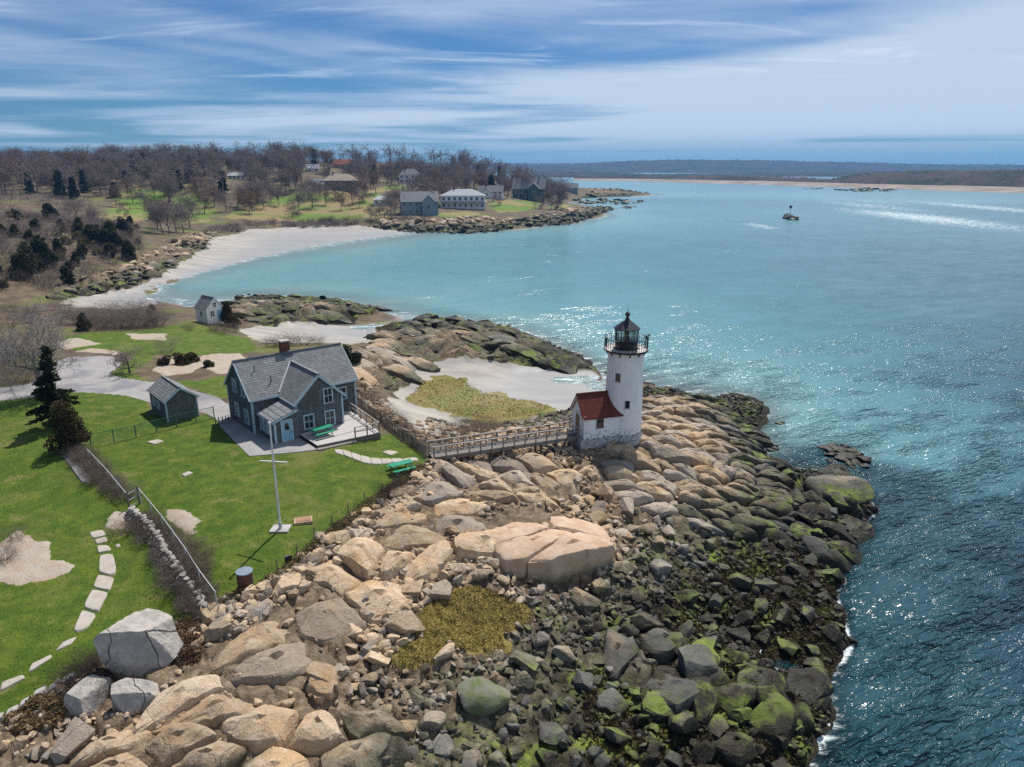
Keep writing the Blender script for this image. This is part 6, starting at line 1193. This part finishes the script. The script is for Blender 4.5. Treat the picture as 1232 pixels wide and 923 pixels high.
# ------------------------------------------------------------------ far side of the estuary
def hill_strip(name, crest, depth, mat, base=-1, rows=26, cols=520, rough=6, cell=9.0, kind='structure', label=None, cat=None):
    """wooded land form: crest = [(px, foot py, top py)], built from its foot backwards as a real ridge with a lumpy canopy"""
    c = np.array(crest, float); px = np.linspace(c[0, 0], c[-1, 0], cols); foot = np.interp(px, c[:, 0], c[:, 1]); top = np.interp(px, c[:, 0], c[:, 2]); F = at(px, foot, 0.5)
    az = np.arctan2(F[:, 0], F[:, 1]); r0 = np.hypot(F[:, 0], F[:, 1]); v = []
    for k in range(rows):
        t = k / (rows - 1); r = r0 + depth * t; x = np.sin(az) * r; y = np.cos(az) * r
        rc = r0 + depth * .6; xc, yc = np.sin(az) * rc, np.cos(az) * rc; d = ray(px, top); zt = CAMH + d[:, 2] / np.hypot(d[:, 0], d[:, 1]) * rc
        prof = math.sin(min(1, t / .6) * math.pi / 2) if t < .6 else math.cos((t - .6) / .4 * math.pi / 2); z = base + (zt - base) * prof
        a1, a2, ai = voro(x / cell, y / cell, 17); z = z + (rough * (.9 - a1) * (.5 + ai) - rough * .45) * (prof > .02)
        v.append(np.column_stack([x, y, z]))
    v = np.vstack(v); i = np.arange(rows * cols).reshape(rows, cols); q = np.stack([i[:-1, :-1], i[:-1, 1:], i[1:, 1:], i[1:, :-1]], -1).reshape(-1, 4)[:, ::-1]
    return tag(link(name, npmesh(name, v, q, mat, True)), label, cat, kind=kind)
def woodmat(name, a, b, c):
    m = Mat(name); n = m.noise(.09, 4, .7); n2 = m.noise(.012, 4, .6); col = m.mix(m.mr(n, .38, .62), a, b); return m.fin(m.mix(m.mr(n2, .45, .58), col, c), .95, .05)
M_FARW = woodmat('far_woods', (.040, .040, .034), (.06, .052, .045), (.024, .036, .026)); M_SPITW = woodmat('spit_woods', (.06, .048, .04), (.085, .066, .055), (.036, .04, .028))
mb_ = Mat('far_sand'); M_FARSAND = mb_.fin(mb_.mix(mb_.mr(mb_.noise(.02, 4, .6), .42, .6), (.21, .17, .125), (.30, .26, .225)), .9, .1)
hill_strip('far_hills', [(-700, 208, 190), (-100, 208, 184), (20, 208, 180.5), (60, 208, 183), (200, 208, 190), (560, 208, 197), (690, 208, 197), (800, 208, 192.5), (900, 208, 193), (1000, 208, 195), (1120, 208, 198), (1300, 208, 199), (1500, 208, 196), (1900, 208, 192)], 1200, M_FARW, rough=9, cell=14, cols=900)
hill_strip('marsh_woods', [(640, 213.5, 206), (720, 213.5, 207.5), (780, 213, 210), (880, 212.5, 209), (1000, 212.5, 208), (1100, 213, 206), (1500, 214, 203)], 420, M_FARW, rough=5, cell=8)
hill_strip('wooded_spit', [(985, 222, 219.5), (1010, 222, 214), (1040, 223, 208.5), (1100, 224.5, 206.5), (1180, 226, 206), (1300, 229, 205), (1500, 234, 202)], 240, M_SPITW, rough=4.5, cell=7, rows=40, cols=700)
hill_strip('dune_woods', [(690, 216.5, 213), (760, 216.5, 212), (860, 218, 212.5), (960, 220, 214), (1000, 222, 217)], 140, M_SPITW, rough=4, cell=7, cols=420)
# the long beach
px = np.linspace(690, 1650, 260); ly = np.interp(px, [690, 760, 900, 1000, 1100, 1240, 1650], [217.5, 218, 222, 225, 228.5, 233, 246]); a_ = at(px, ly, 0); n_ = np.hypot(a_[:, 0], a_[:, 1]); v = []
for dr, z in ((-18, -.6), (0, .05), (22, 1.0), (45, 2.4), (90, 3.0), (260, 2.0)): v.append(np.column_stack([a_[:, 0] * (1 + dr / n_), a_[:, 1] * (1 + dr / n_), np.full(260, z) + fbm(a_[:, 0] * .02, a_[:, 1] * .02 + dr, 5, 3) * .8 * (z > .5)]))
i = np.arange(6 * 260).reshape(6, 260); tag(link('far_beach', npmesh('far_beach', np.vstack(v), np.stack([i[:-1, :-1], i[:-1, 1:], i[1:, 1:], i[1:, :-1]], -1).reshape(-1, 4)[:, ::-1], M_FARSAND)), kind='structure')
# rocks off the shores
IM = [npmesh('rock', v, f, M_ROCK, True, 40) for v, f in B2]
def islet(label, pts, r0, r1, n, seed, flat=.6, name='rock_islet'):
    p = np.array([at(x, y, 0) for x, y in pts])[:, :2]; rg = np.random.default_rng(seed); q = scatter(p, n, seed); o = empty(name, (*p.mean(0), 0), 0, label, 'rocks')
    for x, y in q:
        r = rg.uniform(r0, r1); link('rock', IM[rg.integers(len(IM))], o, loc=(x - o.location.x, y - o.location.y, r * .08), rot=(rg.normal(0, .15), rg.normal(0, .15), rg.uniform(0, 6.28)), scale=(r, r, r * flat))
    return o
islet('low dark weedy rocks awash just right of the lighthouse point', [(995, 556), (998, 535), (1012, 530), (1030, 540), (1052, 552), (1040, 562), (1010, 560)], .4, 1.1, 26, 201)
islet('single small rock awash close behind the lighthouse point', [(934, 508), (942, 507), (941, 511), (935, 512)], .3, .5, 3, 202)
islet('tiny rock awash beside the black weedy shore behind the lighthouse', [(925, 538), (935, 536), (934, 542), (926, 543)], .35, .55, 4, 203)
islet('long flat dark rock reef off the tip of the far point', [(692, 243), (720, 240), (760, 241), (776, 243), (760, 246), (700, 246)], 1.2, 3.2, 60, 204)
islet('short dark rock ledge in the water below the long reef', [(745, 249), (765, 249), (763, 251), (748, 251)], .8, 1.8, 14, 205)
islet('dark rocks off the long sandy beach across the estuary', [(1000, 228), (1040, 226), (1085, 229), (1070, 231), (1010, 231)], 2.0, 5.0, 46, 206, .5)
islet('pair of low dark rocks on the edge of the far beach', [(966, 227), (990, 226), (990, 228), (968, 228.5)], 1.5, 3.0, 14, 207, .5)
bu = at(950, 262, 0); islet('small black rock islet under the marker out in the bay', [(941, 264), (950, 259), (960, 262), (955, 265)], 1.2, 2.4, 16, 208, .9)
mk = empty('channel_marker', (bu[0], bu[1], 0), 0, 'thin dark channel marker pole on the black rock in the bay', 'marker'); MB().tube((0, 0, -.5), (0, 0, 6.0), .16, .12, 8).build('pole', M_BLACK, mk); MB().prism([(-.8, 0, 5.6), (.8, 0, 5.6), (.8, 0, 7.2), (-.8, 0, 7.2)], (0, .15, 0)).build('day_board', M_BLACK, mk); MB().box(-1.2, 1.2, -1.2, 1.2, .3, 1.8).build('base', M_FOOT, mk)
# air: one even volume round everything
hz = Mat('haze_air'); hz.t.nodes.remove(hz.b); pv = hz.N('ShaderNodeVolumePrincipled'); pv.inputs['Color'].default_value = (.22, .52, 1, 1); pv.inputs['Density'].default_value = .00010; pv.inputs['Anisotropy'].default_value = .3; hz.t.links.new(pv.outputs[0], hz.out.inputs['Volume'])
USE_HAZE = True
if USE_HAZE: tag(MB().box(-7500, 7500, -300, 7500, -12, 130).build('haze', hz.m), 'thin blue sea haze over the whole bay', 'haze', kind='stuff')
